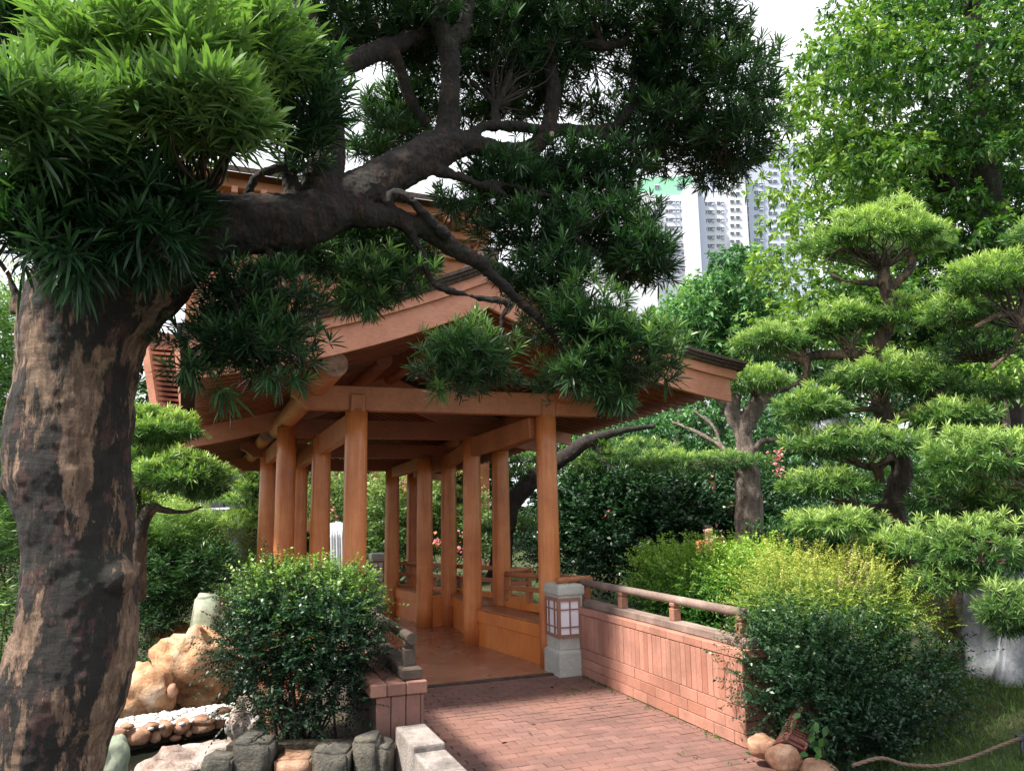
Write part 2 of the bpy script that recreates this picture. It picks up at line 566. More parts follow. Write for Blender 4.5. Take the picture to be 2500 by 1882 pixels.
def mat_bark(name, tan, dark, red, scale=2.6, zs=0.35, amt=0.5, bs=0.9):
    m, t, b = new_mat(name)
    v = coords(t, (1, 1, zs), 'World')
    a = tex(t, v, scale, 12, 0.68, 0.15)
    p = ramp(t, a, [(amt - 0.012, (0, 0, 0)), (amt + 0.012, (1, 1, 1))])
    r = tex(t, coords(t, (1, 1, 0.5), 'World'), scale * 2.1, 10, 0.7, 0.1)
    dk = mixc(t, ramp(t, r, [(0.53, (0, 0, 0)), (0.56, (1, 1, 1))]), dark, red)
    q = tex(t, coords(t, (1, 1, 0.4), 'World'), scale * 3.3, 10, 0.7, 0.1)
    tn = mixc(t, ramp(t, q, [(0.46, (0, 0, 0)), (0.5, (1, 1, 1))]), tan, (tan[0] * 0.58, tan[1] * 0.55, tan[2] * 0.56))
    c = mixc(t, p, dk, tn)
    f = tex(t, coords(t, (2.4, 2.4, 0.35), 'World'), 22, 12, 0.78, 0.2)
    c = mixc(t, 0.9, c, ramp(t, f, [(0.34, (0.25, 0.23, 0.22)), (0.5, (0.85, 0.83, 0.8)), (0.66, (1.25, 1.2, 1.15))]), 'MULTIPLY')
    h = tex(t, coords(t, (0.5, 0.5, 3.0), 'World'), 26, 5, 0.6, 0.3)
    c = mixc(t, 0.45, c, ramp(t, h, [(0.36, (0.55, 0.53, 0.52)), (0.5, (1, 1, 1))]), 'MULTIPLY')
    ms = tex(t, coords(t, (1, 1, 1), 'World'), 3.0, 6, 0.65)
    c = mixc(t, ramp(t, ms, [(0.58, (0, 0, 0)), (0.68, (0.35, 0.35, 0.35))]), c, (0.035, 0.05, 0.03))
    t.links.new(c, b.inputs['Base Color'])
    b.inputs['Roughness'].default_value = 0.85
    mx = nn(t, 'ShaderNodeMath', operation='MULTIPLY_ADD')
    t.links.new(p, mx.inputs[0])
    mx.inputs[1].default_value = -0.3
    t.links.new(f, mx.inputs[2])
    mx2 = nn(t, 'ShaderNodeMath', operation='MULTIPLY_ADD')
    t.links.new(h, mx2.inputs[0])
    mx2.inputs[1].default_value = 0.35
    t.links.new(mx.outputs[0], mx2.inputs[2])
    bump(t, b, mx2.outputs[0], bs, 0.02)
    return m


M['bark'] = mat_bark('peeling_bark', (0.30, 0.20, 0.14), (0.018, 0.016, 0.015), (0.075, 0.038, 0.034), 7.5, 0.28, 0.522)
M['limbbark'] = mat_bark('limb_bark', (0.085, 0.055, 0.038), (0.014, 0.011, 0.009), (0.04, 0.023, 0.017), 7, 1.0, 0.60)
M['greybark'] = mat_bark('grey_bark', (0.24, 0.195, 0.17), (0.10, 0.08, 0.07), (0.18, 0.13, 0.11), 3.4, 0.25, 0.45)
M['brownbark'] = mat_bark('brown_bark', (0.19, 0.13, 0.085), (0.04, 0.03, 0.024), (0.11, 0.065, 0.045), 4, 0.4, 0.5)
M['twig'] = mat_simple('twig_bark', (0.13, 0.09, 0.065), 0.85, 0, 0.3)
M['darktwig'] = mat_simple('dark_twig_bark', (0.05, 0.037, 0.03), 0.85, 0, 0.3)


# ------------------------------------------------------------------ foliage (numpy)
def unit(a):
    return a / np.maximum(1e-9, np.linalg.norm(a, axis=1, keepdims=True))


def leaf_mesh(name, pos, dr, ln, wd, tint, droop=0.15, shape='strap'):
    """one mesh of leaf-shaped blades: pos, dr (N,3); ln, wd, tint (N,)"""
    N = len(pos)
    dr = unit(dr)
    rnd = unit(RNG.normal(size=(N, 3)) * 0.5 + np.array([0, 0, 1.0]))
    side = unit(np.cross(dr, rnd))
    nor = np.cross(side, dr)
    if shape == 'strap':
        us = [(0.0, 0.30, 2), (0.35, 1.0, 2), (0.75, 0.8, 2), (1.0, 0, 1)]
    elif shape == 'broad':
        us = [(0.0, 0, 1), (0.35, 1.0, 2), (0.72, 0.72, 2), (1.0, 0, 1)]
    else:
        us = [(0.0, 0, 1), (0.5, 1.0, 2), (1.0, 0, 1)]
    cols = []
    dz = np.zeros((N, 3))
    for u, w, k in us:
        dz[:, 2] = -droop * ln * u * u
        c = pos + dr * (ln * u)[:, None] + dz
        if k == 1:
            cols.append(c)
        else:
            hw = (wd * 0.5 * w)[:, None]
            lift = nor * hw * 0.35
            cols.append(c - side * hw + lift)
            cols.append(c + side * hw + lift)
    nv = len(cols)
    V = np.stack(cols, 1).reshape(-1, 3)
    base = (np.arange(N) * nv)[:, None]
    if shape == 'strap':
        q = np.array([[0, 1, 3, 2], [2, 3, 5, 4]])
        tr = np.array([[4, 5, 6]])
    elif shape == 'broad':
        q = np.array([[1, 2, 4, 3]])
        tr = np.array([[0, 2, 1], [3, 4, 5]])
    else:
        q = np.array([[0, 2, 3, 1]])
        tr = np.zeros((0, 3), int)
    nq, ntr = len(q), len(tr)
    loops = np.concatenate([(base + q.reshape(1, -1)), (base + tr.reshape(1, -1))], 1) if ntr else (base + q.reshape(1, -1))
    loops = loops.reshape(-1).astype(np.int32)
    cnt = np.array([4] * nq + [3] * ntr)
    totals = np.tile(cnt, N)
    starts = np.concatenate([[0], np.cumsum(totals)[:-1]]).astype(np.int32)
    me = bpy.data.meshes.new(name)
    me.vertices.add(len(V))
    me.vertices.foreach_set('co', V.astype(np.float32).ravel())
    me.loops.add(len(loops))
    me.loops.foreach_set('vertex_index', loops)
    me.polygons.add(len(totals))
    me.polygons.foreach_set('loop_start', starts)
    at = me.attributes.new('tint', 'FLOAT', 'POINT')
    at.data.foreach_set('value', np.repeat(np.clip(tint, 0, 1), nv).astype(np.float32))
    me.update(calc_edges=True)
    return me


def rosettes(cen, ax, n_leaf, length, width, tint, spread=(0.25, 1.35), droop=0.15):
    """cen, ax (K,3), tint (K,) -> arrays for leaf_mesh"""
    K = len(cen)
    ax = unit(ax)
    a = unit(np.cross(ax, np.array([0.31, 0.2, 0.93])))
    b = np.cross(ax, a)
    m = n_leaf
    phi = (np.arange(m)[None, :] * 2.39996) + RNG.uniform(0, 6.28, (K, 1)) + RNG.normal(0, 0.25, (K, m))
    fr = np.linspace(0, 1, m)[None, :]
    th = spread[0] + (spread[1] - spread[0]) * fr + RNG.normal(0, 0.13, (K, m))
    d = (ax[:, None, :] * np.cos(th)[..., None] + (a[:, None, :] * np.cos(phi)[..., None] + b[:, None, :] * np.sin(phi)[..., None]) * np.sin(th)[..., None])
    L = length * (0.62 + 0.38 * np.sin(0.6 + 2.2 * fr)) * RNG.uniform(0.6, 1.15, (K, m)) * RNG.uniform(0.65, 1.2, (K, 1))
    back = fr * length * 0.30
    p = cen[:, None, :] - ax[:, None, :] * back[..., None]
    tt = tint[:, None] + (0.5 - fr) * 0.35 + RNG.normal(0, 0.10, (K, m))
    return p.reshape(-1, 3), d.reshape(-1, 3), L.reshape(-1), (L * width).reshape(-1), tt.reshape(-1)


def ell_points(K, c, r, inner=0.35, flat=0.0, lobes=0.22, seed=0):
    """K points in an uneven ellipsoid, weighted to its shell; returns pos, outward normal, radial fraction"""
    d = unit(RNG.normal(size=(K, 3)))
    rad = inner + (1 - inner) * RNG.uniform(0, 1, K) ** 0.45
    ph = RNG.uniform(0, 6.28, 4) if seed == 0 else np.array([seed, seed * 1.7, seed * 2.3, seed * 0.6])
    lob = 1 + lobes * (np.sin(3.1 * d[:, 0] + ph[0]) * np.cos(4.3 * d[:, 1] + ph[1]) + 0.6 * np.sin(7.1 * d[:, 2] + 5.3 * d[:, 0] + ph[2]) + 0.5 * np.sin(9 * d[:, 1] - 6 * d[:, 0] + ph[3]))
    p = d * (rad * lob)[:, None] * r
    if flat:
        low = p[:, 2] < 0
        p[low, 2] *= (1 - flat)
    nrm = unit(d / r)
    return c + p, nrm, rad


def twig_mesh(name, org, ends, r0, sag=0.0, sides=4):
    V, Fc = [], []
    for i, e in enumerate(ends):
        o = Vector(org[i] if isinstance(org, list) else org)
        e = Vector(e)
        L = (e - o).length
        k1 = Vector((random.uniform(-1, 1), random.uniform(-1, 1), random.uniform(-1, 1))) * L * 0.12
        k2 = Vector((random.uniform(-1, 1), random.uniform(-1, 1), random.uniform(-1, 1))) * L * 0.10
        pts = [o, o.lerp(e, 0.35) + k1 - Z3 * sag * L, o.lerp(e, 0.7) + k2 - Z3 * sag * L * 0.6, e]
        pp = catmull([tuple(q) for q in pts], 3)
        rr = [r0 * (1 - 0.72 * j / (len(pp) - 1)) for j in range(len(pp))]
        tube_geo(pp, rr, sides, 0, 0, V, Fc)
    return mesh(name, V, Fc, True)


def pad(root, px, py, hw, hh, Y, K, leaf=0.10, nl=14, width=0.11, mat='podo', tint=(0.05, 0.55), depth=None, inner=0.35, flat=0.5, upb=0.9,
        droop=0.12, name='foliage_pad', twigs=0, tmat='twig', tr=0.007, shape='strap', org=None, tpow=1.1, spread=(0.25, 1.35)):
    c = np.array(P(px, py, Y))
    k = Y / F_PX
    rx, rz = hw * k, hh * k
    ry = depth if depth else rx * 0.8
    r = np.array([rx, ry, rz])
    pos, nrm, rad = ell_points(K, c, r, inner, flat)
    ax = nrm * 0.8 + np.array([0, 0, upb]) + RNG.normal(0, 0.30, (K, 3))
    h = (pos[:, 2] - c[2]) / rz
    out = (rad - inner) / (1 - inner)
    t0 = tint[0] + (tint[1] - tint[0]) * np.clip(0.62 + 0.5 * h, 0, 1) ** tpow * (0.45 + 0.6 * out) + RNG.normal(0, 0.10, K)  # young tops lighter; shade below and inside put into the tint
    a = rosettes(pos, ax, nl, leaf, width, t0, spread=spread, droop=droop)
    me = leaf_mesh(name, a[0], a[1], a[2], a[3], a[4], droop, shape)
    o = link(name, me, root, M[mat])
    if twigs:
        oo = np.array(org) if org is not None else c - np.array([0, 0, rz * 0.5])
        idx = RNG.choice(K, twigs, replace=False)
        me = twig_mesh('twigs', tuple(oo), [tuple(q) for q in pos[idx]], tr)
        tg = link('twigs', me, root, M[tmat])
    return c, r


def branch_set(name, root, strokes, mat, voxel=0.012, sides=14, disp=0.012, dscale=0.16, fine=0.004, n=7, pix=True, wob=0.06):
    """strokes: list of lists of (px, py, Y, width_px); merged into one knotty wooden body"""
    V, Fc = [], []
    for si, st in enumerate(strokes):
        pts = []
        for (x, y, Y, w) in st:
            p = P(x, y, Y) if pix else Vector((x, y, Y))
            pts.append((p.x, p.y, p.z, (w / 2 * Y / F_PX) if pix else w))
        cc = catmull(pts, n)
        tube_geo(cc[:, :3], np.maximum(cc[:, 3], 0.002), sides, wob, si * 3.7, V, Fc)
    me = mesh(name, V, Fc, True)
    o = bpy.data.objects.new(name, me)
    COL.objects.link(o)
    if voxel:
        r = o.modifiers.new('r', 'REMESH')
        r.mode = 'VOXEL'
        r.voxel_size = voxel
        r.use_smooth_shade = True
        s = o.modifiers.new('s', 'SMOOTH')
        s.iterations = 4
        tx = bpy.data.textures.new('knots', 'CLOUDS')
        tx.noise_scale = dscale
        tx.noise_depth = 2
        dm = o.modifiers.new('d', 'DISPLACE')
        dm.texture = tx
        dm.strength = disp
        dm.texture_coords = 'GLOBAL'
        tx2 = bpy.data.textures.new('ridges', 'CLOUDS')
        tx2.noise_scale = dscale * 0.2
        tx2.noise_depth = 4
        d2 = o.modifiers.new('d2', 'DISPLACE')
        d2.texture = tx2
        d2.strength = fine
        d2.texture_coords = 'GLOBAL'
        dg = bpy.context.evaluated_depsgraph_get()
        me2 = bpy.data.meshes.new_from_object(o.evaluated_get(dg))
        o.modifiers.clear()
        o.data = me2
        me = me2
    bpy.data.objects.remove(o)
    me.materials.clear()
    return link(name, me, root, M[mat])


# ------------------------------------------------------------------ rocks
def rock_mesh(name, r, seed, sub=3, rough=0.22, facet=0.0, flat_bottom=False):
    bm = bmesh.new()
    bmesh.ops.create_icosphere(bm, subdivisions=sub, radius=1.0)
    for v in bm.verts:
        p = v.co.copy()
        q = p * 1.1 + Vector((seed * 3.1, seed * 1.3, -seed))
        k = 1 + rough * noise.noise(q) * 1.6 + rough * 0.5 * noise.noise(q * 2.7) + rough * 0.22 * noise.noise(q * 6.3)
        if facet:
            k *= 1 - facet * abs(noise.noise(q * 1.7 + Vector((9, 2, 5))))
        p = p * k
        v.co = Vector((p.x * r[0], p.y * r[1], p.z * r[2]))
    return bm_mesh(name, bm, True)


def block_mesh(name, r, seed, rough=0.08):
    """squared, slightly worn stone block"""
    bm = bmesh.new()
    add_box(bm, (0, 0, 0), (1, 0, 0), (0, 1, 0), (0, 0, 1))
    bmesh.ops.recalc_face_normals(bm, faces=bm.faces)
    bmesh.ops.bevel(bm, geom=list(bm.edges), offset=0.14, segments=2, affect='EDGES')
    bmesh.ops.subdivide_edges(bm, edges=list(bm.edges), cuts=2, use_grid_fill=True)
    for v in bm.verts:
        p = v.co.copy()
        q = p * 0.9 + Vector((seed * 2.1, -seed, seed * 0.7))
        k = 1 + rough * noise.noise(q) * 1.5 + rough * 0.7 * noise.noise(q * 3.1)
        v.co = Vector((p.x * r[0] * k, p.y * r[1] * k, p.z * r[2] * k))
    return bm_mesh(name, bm, True)


# ================================================================== SETTING
def terrain_z(x, y):
    s = x * V2[0] + y * V2[1]
    t = x * U2[0] + y * U2[1]
    z = -0.03
    # pond on the left
    def sm(a, b, v):
        q = max(0.0, min(1.0, (v - a) / (b - a)))
        return q * q * (3 - 2 * q)
    pond = (1 - sm(0.55, 1.0, s)) * (1 - sm(8.0, 8.5, y - 0.12 * x * 0)) * sm(-14, -12, x)
    z += -1.25 * pond
    left = (1 - sm(0.4, 1.0, s)) * (1 - pond)
    z += left * (-0.42) * (1 - sm(9.0, 12.5, y))
    # pond under and right of the bridge
    pr = sm(3.75, 4.3, s) * sm(7.0, 8.2, t) * (1 - sm(13, 15, t)) * (1 - sm(5.0, 7.5, x))
    z += -0.9 * pr
    # bank on the right
    z += 0.18 * sm(4.2, 6, s) * (1 - pr)
    z += 0.05 * noise.noise(Vector((x * 0.6, y * 0.6, 0))) * (1 - pond)
    z += 0.8 * sm(22, 40, y)
    return z


def build_ground():
    n = 150
    g = np.linspace(-1, 1, n)
    xs = np.sign(g) * (np.abs(g) ** 3.2) * 1500 + g * 22
    ys = (np.sign(g) * (np.abs(g) ** 3.2) * 1500 + g * 22) + 9
    V, Fc = [], []
    for j in range(n):
        for i in range(n):
            V.append((xs[i], ys[j], terrain_z(xs[i], ys[j])))
    for j in range(n - 1):
        for i in range(n - 1):
            a = j * n + i
            Fc.append((a, a + 1, a + n + 1, a + n))
    link('ground', mesh('ground', V, Fc, True), None, M['ground'], 'structure')


build_ground()
V = [(-14, -4, -0.46), (1.6, -4, -0.46), (1.2, 9.0, -0.46), (-14, 9.0, -0.46)]
link('pond_water', mesh('pond_water', V, [(0, 1, 2, 3)]), None, M['water'], 'structure')
a, b_, c_, d_ = W(3.6, 7.0, -0.55), W(9, 7.0, -0.55), W(9, 16, -0.55), W(3.6, 16, -0.55)
link('bridge_pond_water', mesh('bridge_pond_water', [a, b_, c_, d_], [(0, 1, 2, 3)]), None, M['water'], 'structure')

# pavilion floor and brick path
link('pavilion_floor', stbox('pavilion_floor', 0.55, 3.75, 7.58, 14.6, -0.35, 0.006, 0.004), None, M['floor'], 'structure')
link('floor_threshold', stbox('floor_threshold', 1.15, 3.36, 7.50, 7.577, -0.3, 0.012, 0.004), None, M['mortar'], 'structure')

path = link('path', stbox('path', 1.05, 3.62, 0.5, 7.496, -0.3, -0.012, 0.0), None, M['mortar'], 'structure')
BR_L, BR_W, GAP = 0.185, 0.090, 0.008
bricks = []
row = 0
t = 7.49 - BR_W
while t > 1.2:
    off = (row % 2) * BR_L / 2
    s = 1.10 - off
    while s < 3.56:
        s0, s1 = max(s, 1.10), min(s + BR_L, 3.56)
        if s1 - s0 > 0.03:
            bricks.append((s0, s1, t))
        s += BR_L
    t -= BR_W
    row += 1


def brick_z(s, t):
    return 0.004 * noise.noise(Vector((s * 2.1, t * 2.1, 0.3)))


def brick_piece():
    bm = bmesh.new()
    add_box(bm, (0, 0, -0.015), (0.5, 0, 0), (0, (BR_W - GAP) / 2, 0), (0, 0, 0.015))
    bmesh.ops.recalc_face_normals(bm, faces=bm.faces)
    top = [e for e in bm.edges if all(v.co.z > -0.001 for v in e.verts)]
    bmesh.ops.bevel(bm, geom=top, offset=0.004, segments=1, affect='EDGES')
    return bm_mesh('brick', bm)


brick_me = brick_piece()
brick_me.materials.append(M['pathbrick'])
brick_vis = []
for (s0, s1, tt) in bricks:
    c = W((s0 + s1) / 2, tt + BR_W / 2)
    v = np.array([c.x, c.y, -CAM_H])
    f = v @ FW
    if f <= 0.3: continue
    px = 1250 + F_PX * (v @ RT) / f
    py = 941 - F_PX * (v @ UPV) / f
    ok = -60 < px < 2560 and py < 1960
    brick_vis.append((0 if ok else 1, c.y, s0, s1, tt))
brick_vis.sort()
bmr = bmesh.new()
for i, (fl, _, s0, s1, tt) in enumerate(brick_vis):
    c = W((s0 + s1) / 2, tt + BR_W / 2, brick_z(s0, tt) + random.uniform(-0.0015, 0.0015))
    if i < 300 and fl == 0:
        o = link('brick', brick_me, path, None, None, c, (random.gauss(0, 0.004), random.gauss(0, 0.004), AX + random.gauss(0, 0.006)))
        o.scale = (s1 - s0 - GAP, 1, 1)
    else:
        add_box(bmr, c - Z3 * 0.015, S3 * (s1 - s0 - GAP) / 2, T3 * (BR_W - GAP) / 2, Z3 * 0.015)
bmesh.ops.recalc_face_normals(bmr, faces=bmr.faces)
link('brick_field', bm_mesh('brick_field', bmr), path, M['pathbrick'], 'stuff')


# ================================================================== PARAPETS
def post_and_rails(root, pA, pB, z_sill, n_post, mat_rail, mat_post, rail_r=0.035, over=0.06):
    """round top rail on small turned posts standing on the sill between pA and pB"""
    A, B = Vector(pA), Vector(pB)
    d = (B - A).normalized()
    side = Vector((-d.y, d.x, 0))
    for k in range(n_post):
        q = A.lerp(B, (k + 0.0) / (n_post - 1)) if n_post > 1 else A
        bm = bmesh.new()
        z0 = z_sill
        add_box(bm, (q.x, q.y, z0 + 0.05), d * 0.036, side * 0.036, Z3 * 0.05)
        add_box(bm, (q.x, q.y, z0 + 0.108), d * 0.026, side * 0.026, Z3 * 0.009)
        add_box(bm, (q.x, q.y, z0 + 0.131), d * 0.034, side * 0.034, Z3 * 0.015)
        bmesh.ops.recalc_face_normals(bm, faces=bm.faces)
        bmesh.ops.bevel(bm, geom=list(bm.edges), offset=0.005, segments=1, affect='EDGES')
        link('post', bm_mesh('post', bm), root, mat_post)
    zr = z_sill + 0.146 + rail_r * 0.7
    a = A - d * over
    b = B + d * over
    path_ = [Vector((a.x, a.y, zr)).lerp(Vector((b.x, b.y, zr)), i / 14) for i in range(15)]
    link('rail', tube_mesh('rail', path_, rail_r, 18, True, 0.05), root, mat_rail)


def tile_grid(root, origin, along, outw, z0, rows, mat, total, name='tile', thick=0.018, joint=0.005, jitter=0.0015):
    """rows: list of (height, piece width, offset)"""
    shared = {}
    z = z0
    for (h, w, off) in rows:
        x = -off
        while x < total - 0.004:
            x0, x1 = max(0, x), min(total, x + w)
            x += w
            if x1 - x0 < 0.02: continue
            key = (round(x1 - x0, 3), h)
            if key not in shared:
                shared[key] = box_mesh(name, (0, 0, 0), Vector(((x1 - x0 - joint) / 2, 0, 0)), Vector((0, thick / 2, 0)), Vector((0, 0, (h - joint) / 2)), 0.0025)
                shared[key].materials.append(mat)
            c = origin + along * ((x0 + x1) / 2) + outw * (thick / 2 + random.uniform(-jitter, jitter)) + Z3 * (z + h / 2)
            o = link(name, shared[key], root, None, None, c, (0, 0, math.atan2(along.y, along.x)))
        z += h


# right parapet: face looks to -s (towards the path)
RP = empty('brick_parapet', W(3.60, 6.0, 0), 'long low terracotta tiled wall with grey weathered handrail on right of path', 'parapet wall')
s_r0, s_r1, t_n, t_f = 3.545, 3.79, 4.74, 7.62
link('wall_core', stbox('wall_core', s_r0, s_r1, t_n + 0.02, t_f, -0.4, 0.598, 0.0), RP, M['mortar'])
L_r = t_f - t_n
TF = -1.0
org = W(s_r0, t_n, 0)
tile_grid(RP, org, T3, -S3, 0.004, [(0.088, 0.24, 0.10), (0.088, 0.24, 0.0), (0.092, 0.24, 0.14), (0.328, 0.072, 0.0)], M['walltile'], L_r)
# end face of the right wall
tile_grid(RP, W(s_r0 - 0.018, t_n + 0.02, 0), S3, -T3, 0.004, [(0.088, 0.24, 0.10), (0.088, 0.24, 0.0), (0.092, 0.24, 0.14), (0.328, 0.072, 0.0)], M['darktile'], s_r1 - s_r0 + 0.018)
# coping tiles
cm = None
x = 0.0
while x < L_r:
    w = min(0.25, L_r - x)
    me = stbox('coping_tile', s_r0 - 0.024, s_r1 + 0.03, t_n - 0.018 + x + 0.002, t_n - 0.018 + x + w - 0.003, 0.602, 0.665, 0.005)
    link('coping_tile', me, RP, M['walltile'])
    x += 0.25
sill_c = (s_r0 + s_r1) / 2 - 0.03
link('sill', stbox('sill', sill_c - 0.06, sill_c + 0.06, t_n - 0.005, t_f, 0.667, 0.732, 0.008), RP, M['oldwood'])
post_and_rails(RP, W(sill_c, t_n + 0.12), W(sill_c, t_f - 0.08), 0.732, 4, M['oldwood'], M['redwood'])

# left parapet, only its near end shows beside the bush
LP = empty('brick_parapet', W(1.1, 5.5, 0), 'dark stained brick pier and low wall with log handrail behind left bush', 'parapet wall')
s_l0, s_l1, tl_n, tl_f = 0.93, 1.20, 4.74, 7.6
link('wall_core', stbox('wall_core', s_l0, s_l1, tl_n + 0.02, tl_f, -0.9, 0.598, 0.0), LP, M['mortar'])
tile_grid(LP, W(s_l0, tl_n + 0.02, 0), S3, -T3, -0.70, [(0.088, 0.24, 0.1), (0.088, 0.24, 0.0)] * 4 + [(0.30, 0.09, 0.0), (0.294, 0.09, 0)], M['darktile'], s_l1 - s_l0)
tile_grid(LP, W(s_l1, tl_n, 0), T3, S3, 0.004, [(0.088, 0.24, 0.10), (0.088, 0.24, 0.0), (0.092, 0.24, 0.14), (0.325, 0.09, 0.0)], M['darktile'], 2.8)
x = 0.0
while x < 2.86:
    w = 0.235
    for (a0, a1) in ((s_l0 - 0.035, s_l0 + 0.06), (s_l0 + 0.063, s_l0 + 0.175), (s_l0 + 0.178, s_l1 + 0.035)):
        link('coping_tile', stbox('coping_tile', a0, a1, tl_n - 0.025 + x + 0.002, tl_n - 0.025 + x + w - 0.003, 0.602, 0.675, 0.006), LP, M['darktile'])
    x += 0.235
link('sill', stbox('sill', 1.09, 1.215, tl_n + 0.01, tl_f, 0.677, 0.742, 0.008), LP, M['darkoldwood'])
post_and_rails(LP, W(1.155, tl_n + 0.13), W(1.155, tl_f - 0.1), 0.742, 4, M['darkoldwood'], M['darkoldwood'], 0.033, 0.09)

# pale kerb wall in the foreground
KB = empty('kerb_wall', W(1.1, 4.0, 0), 'pale rough concrete kerb of two blocks at bottom centre beside brick path', 'kerb')
ka, kb_ = G(1001, 1768, 0.45), G(1110, 1880, 0.45)
kd = Vector((kb_.x - ka.x, kb_.y - ka.y, 0)).normalized()
ks = Vector((-kd.y, kd.x, 0))
for (l0, l1, dz) in ((0.0, 0.42, 0.0), (0.425, 1.1, -0.03), (1.105, 1.9, -0.03)):
    c = Vector((ka.x, ka.y, 0)) + kd * (l0 + l1) / 2 + Z3 * (0.45 + dz - 0.45)
    me = box_mesh('block', (0, 0, 0), kd * (l1 - l0) / 2, ks * 0.088, Z3 * 0.45, 0.012, 2)
    link('block', me, KB, M['concrete'], None, c)

# lantern post
LN = empty('lantern_post', W(3.47, 7.5, 0), 'short grey-green stone lantern post with white gridded lamp box by right wall', 'lantern')


def lantern(root, s0, t0, w, dp, sc=1.0):
    s1, t1 = s0 + w, t0 + dp
    bm = bmesh.new()
    # plinth with chamfer, shaft, cap
    prof = [(0.0, 0.0), (0.225, 0.0), (0.25, 0.028), (0.258, 0.030), (0.262, 0.022), (0.785, 0.022), (0.795, 0.008), (0.812, 0.004), (0.875, 0.004), (0.897, 0.03)]
    prev = None
    for (z, ins) in prof:
        ring = [bm.verts.new(W(s, t, z * sc)) for (s, t) in ((s0 + ins, t0 + ins), (s1 - ins, t0 + ins), (s1 - ins, t1 - ins), (s0 + ins, t1 - ins))]
        if prev:
            for k in range(4):
                bm.faces.new((prev[k], prev[(k + 1) % 4], ring[(k + 1) % 4], ring[k]))
        prev = ring
    bm.faces.new(prev)
    bmesh.ops.recalc_face_normals(bm, faces=bm.faces)
    link('stone_shaft', bm_mesh('stone_shaft', bm), root, M['lantern'])
    z0, z1 = 0.385 * sc, 0.755 * sc
    i = 0.022
    fw = w - 0.075
    # corner lamp box wraps the front and the path side
    a, b2 = s0 + i, s0 + i + fw
    c, d2 = t0 + i, t1 - i - 0.03
    pane = box_mesh('pane', W((a + b2) / 2 - 0.005, t0 + i, (z0 + z1) / 2), S3 * ((b2 - a) / 2 - 0.004), T3 * 0.012, Z3 * ((z1 - z0) / 2 - 0.004))
    link('pane', pane, root, M['lamp_pane'])
    pane = box_mesh('pane', W(s0 + i, (c + d2) / 2, (z0 + z1) / 2), S3 * 0.012, T3 * ((d2 - c) / 2 - 0.004), Z3 * ((z1 - z0) / 2 - 0.004))
    link('pane', pane, root, M['lamp_pane'])
    bm = bmesh.new()
    def bar_f(sa, sb, za, zb, o=0.0):
        add_box(bm, W((sa + sb) / 2, t0 + i - 0.018 - o, (za + zb) / 2), S3 * (sb - sa) / 2, T3 * 0.010, Z3 * (zb - za) / 2)
    def bar_s(ta, tb, za, zb, o=0.0):
        add_box(bm, W(s0 + i - 0.018 - o, (ta + tb) / 2, (za + zb) / 2), S3 * 0.010, T3 * (tb - ta) / 2, Z3 * (zb - za) / 2)
    e = 0.022
    bar_f(a - 0.03, b2, z1 - e, z1 + 0.008); bar_f(a - 0.03, b2, z0 - 0.008, z0 + e)
    bar_f(a - 0.03, a + e * 0.2, z0 + e, z1 - e); bar_f(b2 - e, b2, z0 + e, z1 - e)
    bar_s(c - 0.007, d2, z1 - e, z1 + 0.008); bar_s(c - 0.007, d2, z0 - 0.008, z0 + e)
    bar_s(c - 0.007, c + e * 0.2, z0 + e, z1 - e); bar_s(d2 - e, d2, z0 + e, z1 - e)
    link('lamp_frame', bm_mesh('lamp_frame', bm), root, M['redwood'])
    bm = bmesh.new()
    h = z1 - z0
    for q in (0.25, 0.72):
        bar_f(a + e * 0.2, b2 - e, z0 + h * q - 0.006, z0 + h * q + 0.006, -0.004)
        bar_s(c + e * 0.2, d2 - e, z0 + h * q - 0.006, z0 + h * q + 0.006, -0.004)
    for q in (0.48,):
        x_ = a + fw * q
        bar_f(x_ - 0.006, x_ + 0.006, z0 + e, z1 - e, -0.001)
    for q in (0.25, 0.72):
        y_ = c + (d2 - c) * q
        bar_s(y_ - 0.006, y_ + 0.006, z0 + e, z1 - e, -0.001)
    link('lattice', bm_mesh('lattice', bm), root, M['redwood'])


lantern(LN, 3.285, 7.36, 0.305, 0.38)
LN2 = empty('lantern_post', W(1.15, 13.6, 0), 'distant small stone lantern post seen between columns above left bush', 'lantern')
p2 = P(925, 1450, 14.2)
s2 = p2.x * V2[0] + p2.y * V2[1]
t2 = p2.x * U2[0] + p2.y * U2[1]
lantern(LN2, s2 - 0.14, t2, 0.28, 0.30)

# ================================================================== PAVILION
PV = empty('covered_bridge_pavilion', W(2.2, 7.85, 0), 'orange timber open pavilion with round columns and curved gabled roof over the path', 'pavilion')


def column(s, t, h, r=0.118, tongue=None, z0=0.0):
    path_ = [W(s, t, z0 + (h - z0) * k / 8) for k in range(9)]
    rr = [r * (1.0 if k < 4 else 1.0 - 0.05 * (k - 3) / 5) for k in range(9)]
    o = link('column', tube_mesh('column', path_, rr, 36), PV, M['column'])
    return o


FR = {1: (7.85, 2.68), 2: (9.55, 2.56), 3: (11.2, 2.42), 4: (12.65, 2.30)}
for (s, t, h) in ((1.31, 7.85, 2.70), (3.41, 7.85, 2.70), (1.18, 9.55, 2.60), (3.08, 9.53, 2.60), (0.77, 9.55, 2.68), (3.50, 9.60, 2.60),
                  (1.09, 11.2, 2.45), (2.89, 11.2, 2.45), (0.67, 11.2, 2.50), (3.25, 11.18, 2.50), (2.71, 12.62, 2.32), (0.98, 12.65, 2.32), (3.1, 12.75, 2.3)):
    column(s, t, h)
